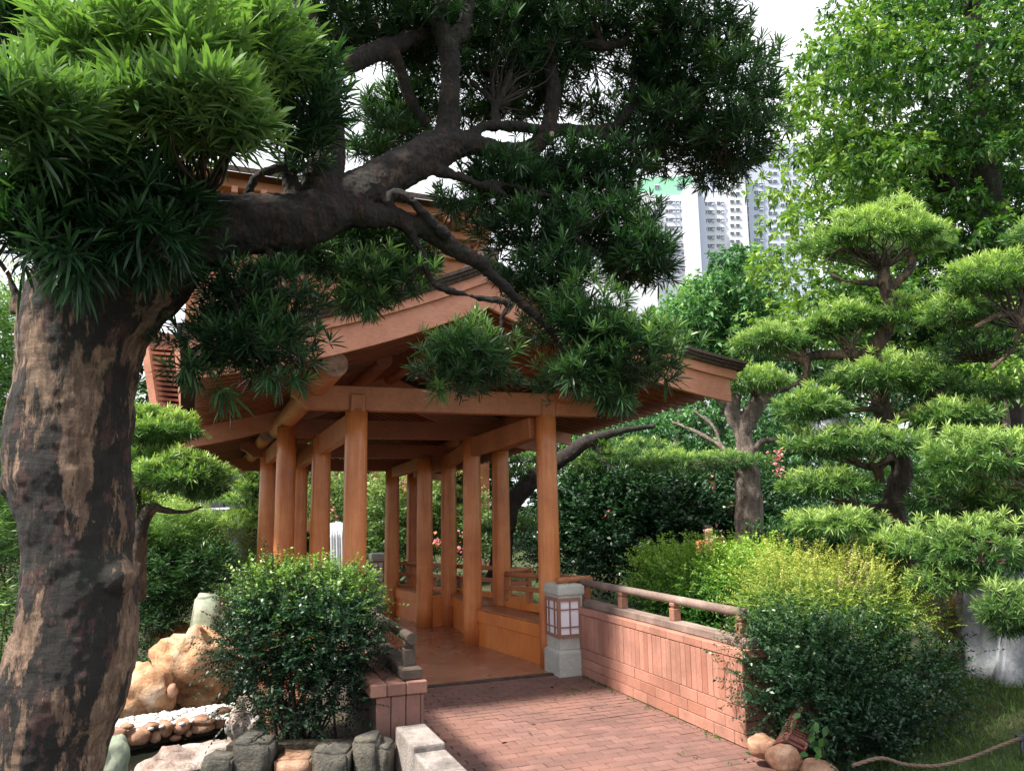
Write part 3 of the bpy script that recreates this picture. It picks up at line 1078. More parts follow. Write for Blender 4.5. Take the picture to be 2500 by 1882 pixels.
# narrowed tenons showing in front of the first cross beam
for s in (1.31, 3.41):
    me = stbox('column_tenon', s - 0.078, s + 0.078, 7.85 - 0.105, 7.85 - 0.075, 2.66, 2.845, 0.01)
    link('column_tenon', me, PV, M['beam'])

# cross beams
def cross_beam(t, s0, s1, z0, z1, th=0.15, nose=True, mt='shadedbeam'):
    """beam with carved, undercut ends"""
    pts = []
    n = 8
    prof = [(s0, z1), (s0, z1 - (z1 - z0) * 0.45)]
    if nose:
        for k in range(n + 1):
            a = k / n
            prof.append((s0 + 0.16 * a, z1 - (z1 - z0) * (0.45 + 0.55 * (1 - cos(a * pi / 2)) ** 0.8)))
    else:
        prof.append((s0, z0))
    right = [(s0 + s1 - x_, z_) for (x_, z_) in prof[::-1]]
    prof = prof + right
    bm = bmesh.new()
    f_ = [bm.verts.new(W(x_, t - th / 2, z_)) for (x_, z_) in prof]
    b_2 = [bm.verts.new(W(x_, t + th / 2, z_)) for (x_, z_) in prof]
    m_ = len(prof)
    for k in range(m_):
        try: bm.faces.new((f_[k], f_[(k + 1) % m_], b_2[(k + 1) % m_], b_2[k]))
        except ValueError: pass
    bm.faces.new(f_)
    bm.faces.new(b_2[::-1])
    bmesh.ops.remove_doubles(bm, verts=bm.verts, dist=0.002)
    bmesh.ops.recalc_face_normals(bm, faces=bm.faces)
    return link('tie_beam', bm_mesh('tie_beam', bm), PV, M[mt])


cross_beam(7.85, 0.66, 4.15, 2.685, 2.925, mt='beam')
cross_beam(9.55, 0.80, 3.62, 2.555, 2.77, 0.15, False)
cross_beam(11.2, 0.30, 3.55, 2.42, 2.61)
cross_beam(12.65, 0.2, 3.4, 2.30, 2.49)
# lengthwise beams
for (a, b2, w, h) in ((W(3.30, 7.95, 2.56), W(3.09, 9.42, 2.46), 0.11, 0.235), (W(1.30, 7.95, 2.56), W(1.18, 9.42, 2.47), 0.11, 0.235),
                      (W(3.5, 8.0, 2.60), W(3.5, 9.5, 2.50), 0.10, 0.18), (W(3.1, 9.65, 2.46), W(3.22, 11.1, 2.36), 0.10, 0.19),
                      (W(0.77, 9.65, 2.50), W(0.67, 11.1, 2.42), 0.10, 0.20), (W(1.18, 9.65, 2.46), W(1.09, 11.1, 2.36), 0.10, 0.19),
                      (W(2.89, 11.3, 2.36), W(2.72, 12.55, 2.27), 0.10, 0.17), (W(1.09, 11.3, 2.36), W(0.98, 12.55, 2.27), 0.10, 0.17),
                      (W(0.80, 11.3, 2.36), W(0.98, 12.6, 2.30), 0.10, 0.17), (W(3.25, 11.3, 2.36), W(3.1, 12.6, 2.27), 0.10, 0.17)):
    link('side_beam', beam_mesh('side_beam', a, b2, w, h), PV, M['beam'])


def log(p0, p1, r, mt='beam'):
    p0, p1 = Vector(p0), Vector(p1)
    path_ = [p0.lerp(p1, k / 10) for k in range(11)]
    me = tube_mesh('purlin', path_, r, 28)
    me.materials.append(M[mt])
    me.materials.append(M['endgrain' if mt == 'beam' else mt])
    for p_ in me.polygons:
        if len(p_.vertices) > 4: p_.material_index = 1
    link('purlin', me, PV)


log(W(0.97, 7.0, 3.0), W(0.72, 10.3, 2.72), 0.118)
log(W(3.60, 7.0, 3.0), W(3.60, 10.3, 2.72), 0.118)
log(W(1.62, 8.0, 3.26), W(1.45, 10.3, 3.05), 0.09, 'shadedbeam')
log(W(2.95, 8.0, 3.26), W(2.95, 10.3, 3.05), 0.09, 'shadedbeam')
log(W(2.28, 7.95, 3.52), W(2.1, 10.3, 3.40), 0.09, 'shadedbeam')
log(W(0.60, 10.5, 2.66), W(0.42, 14.2, 2.42), 0.09)
log(W(3.3, 10.5, 2.66), W(3.2, 14.2, 2.42), 0.09)


def roof(tA, tB, sc, dropA, dropB, halfL, halfR, fascia_left=True, dc=0.0):
    """double-pitched roof, eaves lifted in a shallow curve; zb = underside of the bargeboard"""
    def zb(a): return 3.51 - 0.46 * a + 0.06 * a * a
    N = 14
    A0 = lambda side: (halfL if side < 0 else halfR)

    def strip(t0, t1, dz0, dz1, a0, a1, side, off0, off1, th_lo, th_hi, name, mat, par=None):
        """curved plank from a0 to a1, between t0 and t1; z from zb+th_lo to zb+th_hi"""
        V_, F_ = [], []
        for k in range(N + 1):
            a = a0 + (a1 - a0) * k / N
            for (t_, dz, off) in ((t0, dz0, off0), (t1, dz1, off1)):
                for th in (th_lo, th_hi):
                    V_.append(W(sc + side * a + off, t_, zb(a) + th + dz))
        for k in range(N):
            i = k * 4
            j = i + 4
            F_ += [(i, i + 1, j + 1, j), (i + 2, j + 2, j + 3, i + 3), (i + 1, i + 3, j + 3, j + 1), (i, j, j + 2, i + 2)]
        F_ += [(0, 2, 3, 1), (N * 4, N * 4 + 1, N * 4 + 3, N * 4 + 2)]
        me = mesh(name, V_, F_)
        bm = bmesh.new(); bm.from_mesh(me)
        bmesh.ops.recalc_face_normals(bm, faces=bm.faces)
        bm.to_mesh(me); bm.free()
        return link(name, me, par or PV, mat)

    def dz(t_): return dropA + (dropB - dropA) * (t_ - tA) / (tB - tA)
    def so(t_): return dc * (t_ - tA) / (tB - tA)
    for side in (-1, 1):
        h = A0(side)
        # front boards: bargeboard, moulding above and proud of it, tile edge courses
        strip(tA, tA + 0.05, dz(tA), dz(tA), 0.0, h, side, 0, 0, 0.0, 0.235, 'bargeboard', M['barge'])
        strip(tA - 0.035, tA + 0.05, dz(tA), dz(tA), 0.0, h + 0.06, side, 0, 0, 0.238, 0.33, 'rake_moulding', M['barge'])
        for k in range(3):
            strip(tA - 0.07 - 0.012 * k, tA + 0.25, dz(tA), dz(tA), 0.0, h + 0.12 + 0.02 * k, side, 0, 0, 0.333 + 0.036 * k, 0.333 + 0.036 * (k + 1) - 0.003, 'shingle_course', M['roofcover'])
        strip(tB - 0.05, tB, dz(tB), dz(tB), 0.0, h, side, so(tB), so(tB), 0.0, 0.235, 'bargeboard', M['barge'])
        strip(tA + 0.252, tB + 0.05, dz(tA), dz(tB), 0.0, h + 0.14, side, 0, so(tB), 0.335, 0.44, 'roof_covering', M['roofcover'])
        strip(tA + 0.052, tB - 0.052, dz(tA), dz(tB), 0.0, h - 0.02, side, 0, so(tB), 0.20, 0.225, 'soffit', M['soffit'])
        # eave fascia
        n_r = int((tB - tA - 0.2) / 0.165)
        first = None
        for k in range(n_r):
            t_ = tA + 0.12 + k * 0.165
            if first is None:
                first = strip(t_ - 0.025, t_ + 0.025, 0, 0, 0.03, h - 0.01, side, 0, 0, 0.085, 0.197, 'rafter', M['rafter'])
                z_ = dz(t_) - 0
                first.location = Z3 * dz(t_)
                t0_ = t_
            else:
                o = first.copy()
                COL.objects.link(o)
                o.location = T3 * (t_ - t0_) + S3 * so(t_) + Z3 * dz(t_)


roof(6.5, 10.15, 2.28, 0.0, -0.16, 2.46, 2.62, True, -0.12)
roof(10.05, 14.6, 1.93, -0.32, -0.55, 2.40, 2.40, True, -0.25)
# ridge cap
link('ridge', beam_mesh('ridge', W(2.28, 6.42, 4.0), W(2.2, 10.2, 3.86), 0.16, 0.12), PV, M['roofcover'])
link('ridge', beam_mesh('ridge', W(1.93, 10.0, 3.66), W(1.7, 14.6, 3.42), 0.16, 0.12), PV, M['roofcover'])
# king post and gable boarding inside, well behind the front
link('king_post', stbox('king_post', 2.20, 2.36, 7.79, 7.91, 2.93, 3.5, 0.006), PV, M['shadedbeam'])


# benches on the right side, each bay set a little further left
def bench(pA, pB, depth_s, name='bench', front_end=None):
    A, B = Vector(pA), Vector(pB)
    d = (B - A).normalized()
    out = Vector((-d.y, d.x, 0))
    if out.dot(S3) < 0: out = -out
    L = (B - A).length
    mid = (A + B) / 2
    th = box_mesh('bench', mid + out * (depth_s / 2 + 0.05) + Z3 * 0.14, d * L / 2, out * (depth_s / 2 - 0.02), Z3 * 0.14, 0.0)
    root = link('bench', th, PV, M['bench'])
    npl = max(2, int(L / 0.42))
    for k in range(npl):
        c = A.lerp(B, (k + 0.5) / npl) + out * 0.018 + Z3 * 0.148
        link('panel', box_mesh('panel', c, d * (L / npl / 2 - 0.0015), out * 0.010, Z3 * 0.145, 0.002), root, M['bench'])
    link('apron', box_mesh('apron', mid + out * 0.004 + Z3 * 0.361, d * L / 2, out * 0.022, Z3 * 0.068, 0.004), root, M['bench'])
    link('seat', box_mesh('seat', mid + out * (depth_s / 2) + Z3 * 0.441, d * (L / 2), out * (depth_s / 2 + 0.01), Z3 * 0.010, 0.004), root, M['beam'])


bench(W(3.36, 7.93), W(3.10, 9.50), 0.46)
bench(W(3.18, 9.62), W(3.27, 11.12), 0.46)
bench(W(2.96, 11.18), W(2.74, 12.60), 0.46)
bench(W(1.24, 9.50), W(1.26, 7.98), -0.0 + 0.40) if False else None
link('bench_end', box_mesh('bench_end', W(3.11, 11.165, 0.215), S3 * 0.15, T3 * 0.012, Z3 * 0.215, 0.003), PV, M['bench'])


def gallery_rail(pts, zs, n_mid):
    """three-rail timber balustrade along a polyline of s,t points"""
    for i in range(len(pts) - 1):
        a, b2 = Vector(W(*pts[i])), Vector(W(*pts[i + 1]))
        za, zb_ = zs[i], zs[i + 1]
        root = link('railing', beam_mesh('railing', a + Z3 * (za - 0.37), b2 + Z3 * (zb_ - 0.37), 0.07, 0.09, 0.004), PV, M['bench'])
        d = (b2 - a).normalized()
        pa = [(a - d * 0.05 + Z3 * za).lerp(b2 + d * 0.09 + Z3 * zb_, k / 6) for k in range(7)]
        link('rail', tube_mesh('rail', pa, 0.032, 14), root, M['beam'])
        link('rail', beam_mesh('rail', a + Z3 * (za - 0.165), b2 + Z3 * (zb_ - 0.165), 0.06, 0.055, 0.004), root, M['beam'])
        for k in range(n_mid + 1):
            q = a.lerp(b2, k / n_mid) + Z3 * (za + (zb_ - za) * k / n_mid)
            hh = 0.15 if k in (0, n_mid) else 0.085
            zc = -0.17 if k in (0, n_mid) else -0.25
            link('post', box_mesh('post', q + Z3 * zc, d * 0.032, Vector((-d.y, d.x, 0)) * 0.032, Z3 * hh, 0.004), root, M['beam'])


gallery_rail([(3.52, 9.50), (3.70, 7.55)], [0.84, 0.93], 3)
gallery_rail([(3.70, 7.55), (3.42, 7.50)], [0.93, 0.93], 1)
gallery_rail([(2.99, 12.60), (3.88, 9.62)], [0.80, 0.87], 4)
gallery_rail([(3.88, 9.62), (3.58, 9.56)], [0.87, 0.87], 1)
gallery_rail([(2.66, 12.75), (2.99, 12.62)], [0.80, 0.80], 1)
gallery_rail([(0.70, 9.5), (0.62, 11.1)], [0.84, 0.82], 3)
gallery_rail([(0.60, 11.3), (0.5, 12.6)], [0.80, 0.80], 3)

# far parapet left of the columns, catching the sun
FP = empty('brick_parapet', W(0.2, 11.0, 0), 'sunlit orange brick end wall with short handrail left of the columns', 'parapet wall')
fa = P(548, 1480, 10.6); fa.z = 0
fb = P(625, 1480, 11.4); fb.z = 0
fd = (fb - fa).normalized()
fo = Vector((fd.y, -fd.x, 0))
Lf = (fb - fa).length
link('wall_core', box_mesh('wall_core', (fa + fb) / 2 - fo * 0.11 + Z3 * 0.05, fd * Lf / 2, fo * 0.1, Z3 * 0.46, 0), FP, M['mortar'])
tile_grid(FP, fa - fo * 0.008, fd, fo, -0.38, [(0.09, 0.2, 0.1), (0.09, 0.2, 0), (0.09, 0.2, 0.1), (0.09, 0.2, 0), (0.09, 0.2, 0.1), (0.09, 0.2, 0), (0.33, 0.07, 0)], M['litbrick'], Lf)
link('coping_tile', box_mesh('coping_tile', (fa + fb) / 2 - fo * 0.09 + Z3 * 0.535, fd * (Lf / 2 + 0.03), fo * 0.14, Z3 * 0.025, 0.005), FP, M['litbrick'])
post_and_rails(FP, fa + fd * 0.1 - fo * 0.1, fb - fd * 0.05 - fo * 0.1, 0.562, 3, M['redwood'], M['redwood'])


# ================================================================== NEIGHBOURING TIMBER HALL (raised roof behind, eaves end at left)
HL = empty('timber_hall', P(640, 1250, 19), 'tall orange timber hall with bracketed eaves behind the pavilion, mostly hidden by branches', 'building')
hz = lambda px, py, Y: P(px, py, Y)
hA, hB = hz(470, 415, 21.5), hz(1230, 520, 25.5)
hd = Vector((hB.x - hA.x, hB.y - hA.y, 0)).normalized()
ho = Vector((hd.y, -hd.x, 0))
Lh = (Vector((hB.x, hB.y, 0)) - Vector((hA.x, hA.y, 0))).length
zE = hA.z


def hbox(name, l0, l1, o0, o1, z0, z1, mat, bev=0.01):
    c = Vector((hA.x, hA.y, 0)) + hd * (l0 + l1) / 2 + ho * (o0 + o1) / 2 + Z3 * (z0 + z1) / 2
    return link(name, box_mesh(name, c, hd * (l1 - l0) / 2, ho * (o1 - o0) / 2, Z3 * (z1 - z0) / 2, bev), HL, mat)


hbox('wall', 0.0, Lh, -2.2, -1.62, 1.0, zE + 0.84, M['beam'])
hbox('eave_beam', 0, Lh, -0.5, -0.2, zE - 0.28, zE, M['beam'])
hbox('eave_beam', 0.2, Lh - 0.2, -1.1, -0.85, zE - 0.75, zE - 0.5, M['beam'])
hbox('eave_beam', 0.4, Lh - 0.4, -1.6, -1.4, zE - 1.3, zE - 1.02, M['beam'])
for k in range(12):
    l = 0.35 + k * (Lh - 0.7) / 11
    hbox('bracket', l - 0.12, l + 0.12, -1.35, -0.6, zE - 0.5, zE - 0.28, M['beam'])
    hbox('bracket', l - 0.35, l + 0.35, -1.4, -1.15, zE - 0.98, zE - 0.78, M['beam'])
    hbox('bracket_block', l - 0.09, l + 0.09, -0.22, -0.02, zE - 0.5, zE - 0.29, M['barge'])
# hall roof slab rising away
V_ = []
for (l, oo, zz) in ((-0.6, 0.35, zE + 0.02), (Lh + 0.6, 0.35, zE + 0.02), (Lh - 1.6, -3.6, zE + 1.7), (1.6, -3.6, zE + 1.7)):
    q = Vector((hA.x, hA.y, 0)) + hd * l + ho * oo
    V_.append((q.x, q.y, zz))
V_ += [(x_, y_, z_ + 0.16) for (x_, y_, z_) in V_]
me = mesh('roof', V_, [(0, 3, 2, 1), (4, 5, 6, 7), (0, 1, 5, 4), (1, 2, 6, 5), (2, 3, 7, 6), (3, 0, 4, 7)])
link('roof', me, HL, M['roofcover'])

# low eaves end showing right beside the trunk
EW = empty('side_gallery', P(400, 1250, 10), 'orange eaves corner of a side gallery roof just right of the big trunk', 'building')


def plank(name, pts, Y, th, mat, root, dY=None):
    """flat board: polygon seen at pts (photo px), set Y ahead, th thick"""
    front = [P(x_, y_, Y if dY is None else Y + dY[i]) for i, (x_, y_) in enumerate(pts)]
    back = [q + Vector((0, th, 0)) for q in front]
    n_ = len(pts)
    Fc = [tuple(range(n_)), tuple(range(2 * n_ - 1, n_ - 1, -1))] + [(k, (k + 1) % n_, n_ + (k + 1) % n_, n_ + k) for k in range(n_)]
    bm = bmesh.new()
    me_ = mesh(name, front + back, Fc)
    bm.from_mesh(me_)
    bmesh.ops.recalc_face_normals(bm, faces=bm.faces)
    bm.to_mesh(me_); bm.free()
    return link(name, me_, root, mat)


plank('bargeboard', [(345, 800), (362, 850), (388, 1020), (366, 990), (350, 890)], 9.6, 0.06, M['barge'], EW)
plank('bargeboard', [(372, 1004), (440, 1016), (438, 1030), (384, 1028)], 9.5, 0.25, M['barge'], EW)
plank('post_board', [(424, 840), (436, 842), (462, 1010), (440, 1016)], 9.55, 0.12, M['barge'], EW)
for k in range(13):
    y0 = 845 + k * 12.5
    xa = 362 + k * 2.0
    plank('rafter', [(xa, y0), (xa + 60 - k * 0.5, y0 + 4), (xa + 60 - k * 0.5, y0 + 10), (xa, y0 + 6.5)], 9.75, 0.9, M['rafter'], EW)
plank('soffit', [(345, 800), (440, 820), (470, 1005), (388, 1010)], 10.1, 0.05, M['soffit'], EW)

# dark shed behind left topiary
SH = empty('dark_shed', P(535, 1300, 17.6), 'dark panelled shed with white roof rail behind the left topiary trees', 'shed')
plank('wall', [(480, 1165), (606, 1150), (606, 1420), (480, 1420)], 17.6, 1.2, M['darkmetal'], SH)
plank('panel', [(492, 1172), (545, 1166), (545, 1290), (492, 1290)], 17.55, 0.045, M['darkmetal'], SH)
plank('panel', [(550, 1165), (600, 1160), (600, 1290), (550, 1290)], 17.55, 0.045, M['darkmetal'], SH)
plank('roof_rail', [(545, 1136), (612, 1128), (612, 1133), (545, 1141)], 17.4, 0.06, M['whitepaint'], SH)
plank('roof_rail', [(560, 1140), (564, 1140), (564, 1160), (560, 1160)], 17.4, 0.06, M['whitepaint'], SH)
plank('rail', [(480, 1241), (560, 1238), (560, 1243), (480, 1246)], 17.3, 0.06, M['whitepaint'], SH)

# bundle of galvanised pipes behind the pavilion
PB = empty('pipe_bundle', P(828, 1420, 15.0), 'bundle of tall white-grey metal pipes stacked upright between two columns', 'pipes')
for k in range(6):
    xb, xt = 812 + k * 7.0, 810 + k * 6.0 + random.uniform(-1, 1)
    a, b2 = P(xb, 1440, 15 + 0.1 * (k % 2)), P(xt, 1272 + random.uniform(-4, 6), 15.2 + 0.1 * (k % 2))
    link('pipe', tube_mesh('pipe', [a.lerp(b2, j / 4) for j in range(5)], 0.031, 12), PB, M['pipe'])

# ================================================================== TOWER BLOCK FAR BEHIND
TW = empty('apartment_tower', P(1700, 1240, 257), 'distant white residential tower block with green upper floors and rows of windows', 'building')
TY = 257.0


def tpx(px, py, dY=0): return P(px, py, TY + dY)


def tblock(name, x0, x1, ytop, mat, front=0.0, depth=14.0, ybot=1250):
    a, b2 = tpx(x0, ytop, -front), tpx(x1, ytop, -front)
    zt = (a.z + b2.z) / 2
    bm = bmesh.new()
    y_ = TY - front
    add_box(bm, ((a.x + b2.x) / 2, y_ + depth / 2, zt / 2), ((b2.x - a.x) / 2, 0, 0), (0, depth / 2, 0), (0, 0, zt / 2))
    bmesh.ops.recalc_face_normals(bm, faces=bm.faces)
    return link(name, bm_mesh(name, bm), TW, mat)


tblock('wing', 1430, 1594, 470, M['towerwall'], 6.0, 20)
tblock('upper_floors', 1560, 1690, 432, M['towergreen'], -4.0, 16)
tblock('facade', 1594, 1675, 477, M['towerwall'], 0.0, 18)
tblock('stair_tower', 1674, 1702, 452, M['towerwall'], 8.0, 24)
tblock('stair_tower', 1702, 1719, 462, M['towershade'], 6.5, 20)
tblock('facade', 1719, 1775, 470, M['towerwall'], 1.0, 18)
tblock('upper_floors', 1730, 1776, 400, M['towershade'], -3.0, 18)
tblock('facade', 1775, 1816, 395, M['towerwall'], 4.0, 18)
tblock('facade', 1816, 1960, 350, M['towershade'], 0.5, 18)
tblock('facade', 1300, 1432, 520, M['towerwall'], 0.0, 18)
wm = {}


def twin(px, py, w, h, front, kind='w'):
    key = (w, h)
    k = TY / F_PX
    if key not in wm:
        bm = bmesh.new()
        hw, hh = w * k / 2, h * k / 2
        add_box(bm, (0, -0.02, 0), (hw, 0, 0), (0, 0.12, 0), (0, 0, hh))
        me_g = bm_mesh('window', bm)
        me_g.materials.append(M['windowglass'])
        bm = bmesh.new()
        e = 0.11
        add_box(bm, (0, -0.2, hh), (hw + e, 0, 0), (0, 0.25, 0), (0, 0, e))
        add_box(bm, (0, -0.15, 0), (e * 0.5, 0, 0), (0, 0.05, 0), (0, 0, hh - e - 0.02))
        me_f = bm_mesh('frame', bm)
        me_f.materials.append(M['towerwall'])
        bm = bmesh.new()
        add_box(bm, (0, -0.45, -hh - 0.3), (hw * 0.8, 0, 0), (0, 0.4, 0), (0, 0, 0.26))
        me_a = bm_mesh('air_conditioner', bm)
        me_a.materials.append(M['towershade'])
        wm[key] = (me_g, me_f, me_a)
    g_, f_, a_ = wm[key]
    q = P(px, py, TY - front - 0.05)
    wd_ = link('window', g_, TW, None, None, q)
    link('frame', f_, wd_, None, None, q)
    if kind == 'a': link('air_conditioner', a_, wd_, None, None, q)


for r_ in range(9):
    y_ = 496 + r_ * 20.6
    sk = r_ * 1.0
    twin(1603, y_, 15, 6, 0.0)
    for x_ in (1627, 1636): twin(x_ + sk * 0.6, y_ - 1, 6, 8, 0.0)
    for x_ in (1644, 1654, 1664): twin(x_ + sk * 0.6, y_ - 2, 7, 6, 0.0, 'a' if x_ != 1664 else 'w')
    for x_ in (1723, 1732): twin(x_, y_ + 2, 6, 9, 1.0)
    twin(1740, y_, 8, 5, 1.0, 'a')
    twin(1754, y_ + 1, 7, 8, 1.0)
    twin(1764, y_, 8, 5, 1.0, 'a')
for r_ in range(13):
    y_ = 435 + r_ * 19.4
    for x_ in (1787, 1801): twin(x_, y_, 8, 8, 4.0)
    twin(1823, y_ + 16, 9, 6, 0.5)
    twin(1846, y_ + 16, 8, 8, 0.5)
    twin(1858, y_ + 15, 10, 5, 0.5, 'a')
for x_ in (1604, 1658): twin(x_, 458, 11, 11, -4.0)
for r_ in range(20):
    for x_ in (1880, 1892, 1910, 1922, 1940): twin(x_, 366 + r_ * 19.4, 8, 8, 0.5)
for r_ in range(6):
    for x_ in (1738, 1747, 1757, 1767): twin(x_, 412 + r_ * 19.4, 7, 8, -3.0)

GB = empty('grey_block', P(1160, 1240, 90), 'pale grey rounded-top building glimpsed under the big branch', 'building')
bm = bmesh.new()
q0, q1 = P(1134, 560, 90), P(1196, 560, 90)
zt = P(1160, 478, 90).z
prof = [(q0.x, 0), (q0.x, zt - 1.2), (q0.x + 0.35, zt - 0.35), (q0.x + 1.2, zt), (q1.x - 1.2, zt), (q1.x, zt - 1.0), (q1.x, 0)]
f_ = [bm.verts.new((x_, 90, z_)) for x_, z_ in prof]
b_2 = [bm.verts.new((x_, 96, z_)) for x_, z_ in prof]
bm.faces.new(f_); bm.faces.new(b_2[::-1])
for k in range(len(prof)): bm.faces.new((f_[k], b_2[k], b_2[(k + 1) % len(prof)], f_[(k + 1) % len(prof)]))
bmesh.ops.recalc_face_normals(bm, faces=bm.faces)
link('facade', bm_mesh('facade', bm), GB, M['greybuild'])
for k in range(5):
    z_ = zt - 2 - k * 2.6
    link('window_band', box_mesh('window_band', ((q0.x + q1.x) / 2, 89.95, z_), ((q1.x - q0.x) / 2 - 0.4, 0, 0), (0, 0.06, 0), (0, 0, 0.5)), GB, M['windowglass'])

# ================================================================== BIG FOREGROUND TREE
FT = empty('podocarpus_tree', P(130, 1990, 2.75), 'massive leaning old tree in the left foreground with peeling trunk and long arching limb', 'tree')
Yt = 2.75
trunk = [[(0, 2250, 2.7, 380), (40, 2050, 2.72, 320), (104, 1850, 2.75, 264), (152, 1680, Yt, 276), (190, 1540, Yt, 264), (190, 1400, Yt, 242), (186, 1270, Yt, 248), (170, 1130, Yt, 276), (178, 1000, Yt, 276), (190, 880, Yt, 276), (206, 790, Yt, 296), (255, 710, Yt, 312), (335, 650, 2.76, 285), (420, 600, 2.78, 225)],
         [(250, 1404, 2.72, 130), (292, 1408, 2.68, 84), (316, 1410, 2.67, 44), (328, 1411, 2.67, 22)],
         [(70, 1190, 2.72, 150), (38, 1195, 2.70, 95), (28, 1205, 2.70, 50)],
         [(300, 760, 2.75, 230), (250, 640, 2.70, 180), (190, 560, 2.66, 130), (120, 500, 2.60, 90), (20, 470, 2.5, 70), (-80, 420, 2.4, 50)],
         [(55, 760, 2.72, 50), (40, 720, 2.70, 26), (15, 660, 2.68, 20), (-20, 620, 2.6, 14)]]
branch_set('trunk', FT, trunk, 'bark', 0.009, 24, 0.04, 0.20, 0.014, wob=0.0)
